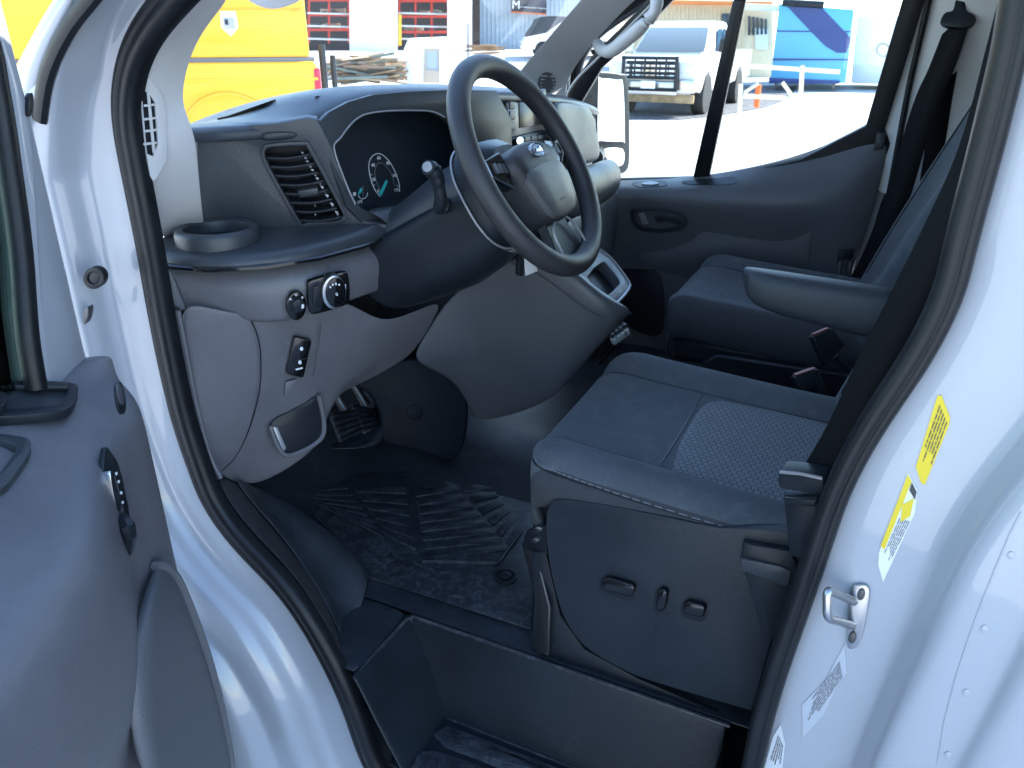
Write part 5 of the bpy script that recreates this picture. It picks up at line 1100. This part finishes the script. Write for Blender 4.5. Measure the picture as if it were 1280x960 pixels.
# ---- vehicles built along a local frame
class LF:
    def __init__(s, o, fwd): s.o = V(o); s.f = V(fwd).normalized(); s.r = s.f.cross(V((0, 0, 1)))
    def __call__(s, a, b, c): return s.o+s.f*a+s.r*b+V((0, 0, c))
def car_white(lab):
    t = thing('white_car', lab, 'car'); o = far(28.5, 36).at(652, 60); o.z = gz(o.x, o.y)
    px_ = far(28.5, 36); r_ = (px_.at(740, 60)-px_.at(652, 60)); r_.z = 0
    L = LF(o, -r_)      # nose towards the left
    body = [(0, .35), (.02, .62), (-.12, .78), (-.9, .92), (-1.1, .95), (-3.6, .97), (-4.2, .9), (-4.3, .5), (-4.2, .3), (-3.75, .28)]+[(-3.4+.36*math.cos(rad(a)), .30+.36*math.sin(rad(a))) for a in (175, 140, 110, 70, 40, 5)][::1]+[(-1.2, .25)]+[(-.85+.36*math.cos(rad(a)), .30+.36*math.sin(rad(a))) for a in (175, 140, 110, 70, 40, 5)]+[(-.2, .28)]
    prism('body', [L(a, -.88, c) for a, c in body], L.r*1.76, WCAR, t, .04, segs=3)
    gh = [(-1.05, .94), (-1.75, 1.38), (-2.2, 1.45), (-3.0, 1.42), (-3.85, .96)]
    prism('cabin', [L(a, -.74, c) for a, c in gh], L.r*1.48, WCAR, t, .05, segs=3)
    for s in (-.755, .745): prism('side_window', [L(a, s, c) for a, c in ((-1.3, .98), (-1.8, 1.33), (-2.25, 1.38), (-2.3, .98))], L.r*.01, DGLASS, t, 0); prism('side_window', [L(a, s, c) for a, c in ((-2.38, .98), (-2.33, 1.38), (-2.95, 1.35), (-3.5, .98))], L.r*.01, DGLASS, t, 0)
    for a in (-.85, -3.4):
        for b in (-.76, .76): wheel(t, L(a, b, .33), .33, .22, L.r)
    prism('wing_mirror', [L(-1.45, b, c) for b, c in ((-.88, .95), (-1.02, .97), (-1.02, 1.1), (-.88, 1.08))], L.f*.1, BLACK, t, .02)
    return t
car_white('white saloon car parked in front of the pale blue hall')
tarp = thing('dark_vehicle', 'dark covered vehicle mostly hidden behind the white car', 'car')
ptp = far(28.5, 39.5)
slab('tarp_body', spl2([(664, 52), (668, 30), (676, 21), (700, 20), (735, 23), (752, 30), (756, 52)], 4), ptp, 1.6, mat('tarp', (.05, .055, .06), .7, mottle=.3, mscale=3), tarp, .06)
# ---- white pickup with black grille guard
pk_ = thing('white_pickup', 'white pickup truck with black grille guard beyond the passenger window', 'truck')
o = P(812, 146, Z=0); tocam = V((CAM.x-o.x, CAM.y-o.y, 0)).normalized(); fw = Matrix.Rotation(rad(-17), 3, 'Z') @ tocam
K = LF(o, fw)
bodyp = [(0, .55), (.03, 1.02), (-.06, 1.14), (-.95, 1.22), (-1.15, 1.24), (-3.4, 1.26), (-3.42, 1.28), (-5.6, 1.28), (-5.62, .62), (-4.9, .60)]+[(-4.3+.46*math.cos(rad(a)), .46+.46*math.sin(rad(a))) for a in (165, 130, 90, 50, 15)]+[(-1.5, .48)]+[(-.95+.46*math.cos(rad(a)), .46+.46*math.sin(rad(a))) for a in (165, 130, 90, 50, 15)]+[(-.35, .5)]
prism('body', [K(a, -.98, c) for a, c in bodyp], K.r*1.96, WCAR, pk_, .07, segs=3)
rings = []
for z, x0, x1, hw in ((1.24, -1.10, -3.42, .90), (1.45, -1.38, -3.40, .87), (1.75, -1.75, -3.36, .80), (1.90, -2.0, -3.25, .74), (1.93, -2.2, -3.1, .68)):
    rings.append([K(a, b, z) for a, b in ((x0, -hw*.92), (x0, hw*.92), (x0-.2, hw), (x1, hw), (x1, -hw), (x0-.2, -hw))])
loft('cab', rings, WCAR, pk_, bevel=.02)
prism('windscreen', [K(-1.14, -.80, 1.30), K(-1.14, .80, 1.30), K(-1.80, .68, 1.80), K(-1.80, -.68, 1.80)], K.f*.015, mat('ws_pickup', (.12, .15, .17), .08), pk_, 0)
for s in (-1, 1):
    prism('side_window', [K(-1.72, s*.905, 1.30), K(-2.0, s*.84, 1.76), K(-2.42, s*.835, 1.78), K(-2.42, s*.905, 1.30)], K.r*(.012*s), DGLASS, pk_, 0)
    prism('side_window', [K(-2.52, s*.905, 1.30), K(-2.52, s*.835, 1.78), K(-3.1, s*.835, 1.74), K(-3.2, s*.905, 1.30)], K.r*(.012*s), DGLASS, pk_, 0)
    prism('door_mirror', [K(-1.55, s*1.0, 1.28), K(-1.55, s*1.24, 1.30), K(-1.55, s*1.24, 1.58), K(-1.55, s*1.02, 1.56)], -K.f*.12, BLACK if s < 0 else WCAR, pk_, .02)
    prism('headlight', [K(.035, s*.62, .90), K(.035, s*.95, .90), K(-.02, s*.97, 1.12), K(.02, s*.62, 1.12)], K.f*.02, mat('lamp_lens', (.72, .74, .76), .12), pk_, .008)
    prism('bumper_corner', [K(.02, s*.60, .50), K(.02, s*.98, .52), K(.02, s*.98, .78), K(.02, s*.60, .78)], K.f*.16, SATIN, pk_, .02)
    loft('fog_lamp', [[K(.19+d, s*.80+.07*q*math.cos(t), .64+.07*q*math.sin(t)) for t in [2*math.pi*k/16 for k in range(16)]] for d, q in ((0, 1), (.02, 1), (.02, .7))], mat('lamp_lens', (.72, .74, .76), .12), pk_)
    prism('guard_upright', [K(.22, s*.55, .55), K(.22, s*.63, .55), K(.22, s*.62, 1.24), K(.22, s*.54, 1.24)], K.f*.05, BLACK, pk_, .015)
    for a in (-.95, -4.3): wheel(pk_, K(a, s*.86, .42), .42, .28, K.r)
prism('grille', [K(.03, -.60, .78), K(.03, .60, .78), K(.03, .58, 1.14), K(.03, -.58, 1.14)], K.f*.02, BLACK, pk_, .01)
for z in (.82, .92, 1.02): prism('grille_bar', [K(.06, -.56, z), K(.06, .56, z), K(.06, .56, z+.05), K(.06, -.56, z+.05)], K.f*.03, CHROME, pk_, .008)
prism('bumper', [K(.02, -.6, .46), K(.02, .6, .46), K(.02, .6, .74), K(.02, -.6, .74)], K.f*.10, SATIN, pk_, .02)
prism('air_dam', [K(-.02, -.95, .30), K(-.02, .95, .30), K(-.02, .95, .48), K(-.02, -.95, .48)], K.f*.06, mat('dirty_plastic', (.30, .22, .13), .9, mottle=.3), pk_, .02)
for z in (.58, .82, 1.20): tube('guard_bar', [K(.26, -.62, z), K(.26, .62, z)], .035, BLACK, pk_, seg=8)
for b in (-.36, -.15, .1, .32): tube('guard_bar', [K(.27, b, .82), K(.27, b, 1.2)], .022, BLACK, pk_, seg=6)
for z in (.9, 1.0, 1.1): tube('guard_bar', [K(.27, -.55, z), K(.27, .55, z)], .012, BLACK, pk_, seg=5)
prism('number_plate', [K(.28, -.16, .60), K(.28, .16, .60), K(.28, .16, .75), K(.28, -.16, .75)], K.f*.01, INK, pk_, .003)
for b in (-.3, .3): tube('wiper', [K(-1.28, b-.2, 1.30), K(-1.30, b+.35, 1.34)], .012, BLACK, pk_, seg=5)
# ---- cream building with red eave and windows
pcb = far(16, 34)
cb = thing('cream_building', 'cream ribbed building with orange eave behind the white pickup', 'building')
CREAMB = mat('cream_cladding', (.62, .52, .36), .6, mottle=.05)
slab('building_wall', [(780, 4), (966, 6), (966, 100), (780, 100)], pcb, .3, CREAMB, cb, 0)
for k in range(30): u = 784+k*5; slab('rib', [(u, 5), (u+1.4, 5), (u+1.4, 100), (u, 100)], pcb, .06, CREAMB, cb, .008, h=.05)
slab('eave', [(770, -2), (966, 2), (966, 7), (770, 4)], far(16, 33.4), .5, mat('orange_eave', (.65, .20, .05), .5), cb, .02)
slab('porch_roof', [(930, 4), (975, 6), (975, 14), (930, 12)], far(14, 31), .6, CREAM, cb, .02)
for k in range(5): slab('window', [(935+k*5.2, 20+k*1.0), (938+k*5.2, 20+k*1.0), (938+k*5.2, 44-k*.3), (935+k*5.2, 44-k*.3)], pcb, .05, DGLASS, cb, .005, h=.12)
slab('door', [(944, 35), (960, 36), (960, 62), (944, 62)], pcb, .05, mat('door_pale', (.55, .58, .58), .4), cb, .005, h=.10)
slab('window', [(902, 17), (912, 17), (912, 40), (902, 40)], pcb, .05, DGLASS, cb, .005, h=.12)
# ---- blue container trailer
pbl = far(5.5, 27.5)
LB = mat('light_blue_paint', (.10, .38, .62), .4, mottle=.05, mscale=1); NB = mat('navy_paint_and_shadow', (.015, .04, .18), .4)
bt = thing('blue_trailer', 'light blue box trailer with painted dark diagonal shadow behind the trestle', 'trailer')
slab('trailer_body', [(974, 5), (1068, 12), (1057, 104), (963, 100)], pbl, 5, LB, bt, .03)
slab('painted_shadow', [(982, 6), (1026, 8), (1064, 48), (1058, 66), (1046, 66), (1032, 58), (1014, 40)], pbl, .02, NB, bt, 0, h=.02)  # diagonal cast shadow painted on the side as a navy panel
for a, b in ((38, 39), (73, 75)): slab('panel_joint', [(970-(a-38)*.12, a), (1065-(a-38)*.12, a+1), (1065-(a-38)*.12, a+2.4), (970-(a-38)*.12, b+.6)], pbl, .02, NB, bt, 0, h=.03)
slab('base_rail', [(961, 97), (1050, 101), (1049, 105), (961, 104)], pbl, .3, NB, bt, .01, h=.05)
tube('roller_tarp', [pbl.at(978, 3, .1), pbl.at(1030, 6, .1)], .1, BLACK, bt, seg=8)
for u in (968, 1040): slab('support_leg', [(u, 102), (u+5, 102), (u+3, 113), (u, 113)], pbl, .2, STEEL, bt, .01)
# ---- trestle with orange post
ts = thing('timber_trestle', 'pale timber trestle standing in front of the blue trailer', 'trestle')
pts_ = far(9, 17)
TW = mat('trestle_wood', (.66, .58, .45), .8)
for a, b in (((926, 105), (924, 152)), ((1003, 82), (1000, 135))): tube('leg', [pts_.at(*a), pts_.at(*b)], .045, TW, ts, seg=4)
for a, b in (((925, 120), (990, 123)), ((926, 82), (1050, 90))): tube('rail', [pts_.at(*a), pts_.at(*b)], .04, TW, ts, seg=4)
for a, b in (((930, 116), (948, 104)), ((978, 103), (990, 120))): tube('brace', [pts_.at(*a), pts_.at(*b)], .035, TW, ts, seg=4)
op = thing('orange_post', 'short orange marker post standing behind the trestle', 'post')
tube('post_shaft', [far(9, 18.5).at(948.5, 106), far(9, 18.5).at(945.5, 134)], .06, mat('orange_paint', (.75, .13, .02), .5), op, seg=8)
# dark gravel strip
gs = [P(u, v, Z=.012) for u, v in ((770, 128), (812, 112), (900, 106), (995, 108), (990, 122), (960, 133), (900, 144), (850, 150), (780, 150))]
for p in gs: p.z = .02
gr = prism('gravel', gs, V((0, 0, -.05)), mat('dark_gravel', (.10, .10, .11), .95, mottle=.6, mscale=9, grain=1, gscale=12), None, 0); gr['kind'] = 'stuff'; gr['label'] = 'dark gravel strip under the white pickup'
# white trailer / tank at the right
wt_ = thing('white_trailer', 'overexposed white trailer right of the blue trailer', 'trailer')
pwt = far(1.5, 29)
slab('trailer_body', [(1072, 20), (1180, 20), (1180, 108), (1064, 104)], pwt, 3, WCAR, wt_, .05)
slab('wheel_arch', ell(1104, 62, 9, 9), pwt, .1, mat('arch_tan', (.4, .33, .26), .6), wt_, .01, h=.05, holes=[ell(1104, 63, 7, 7)])
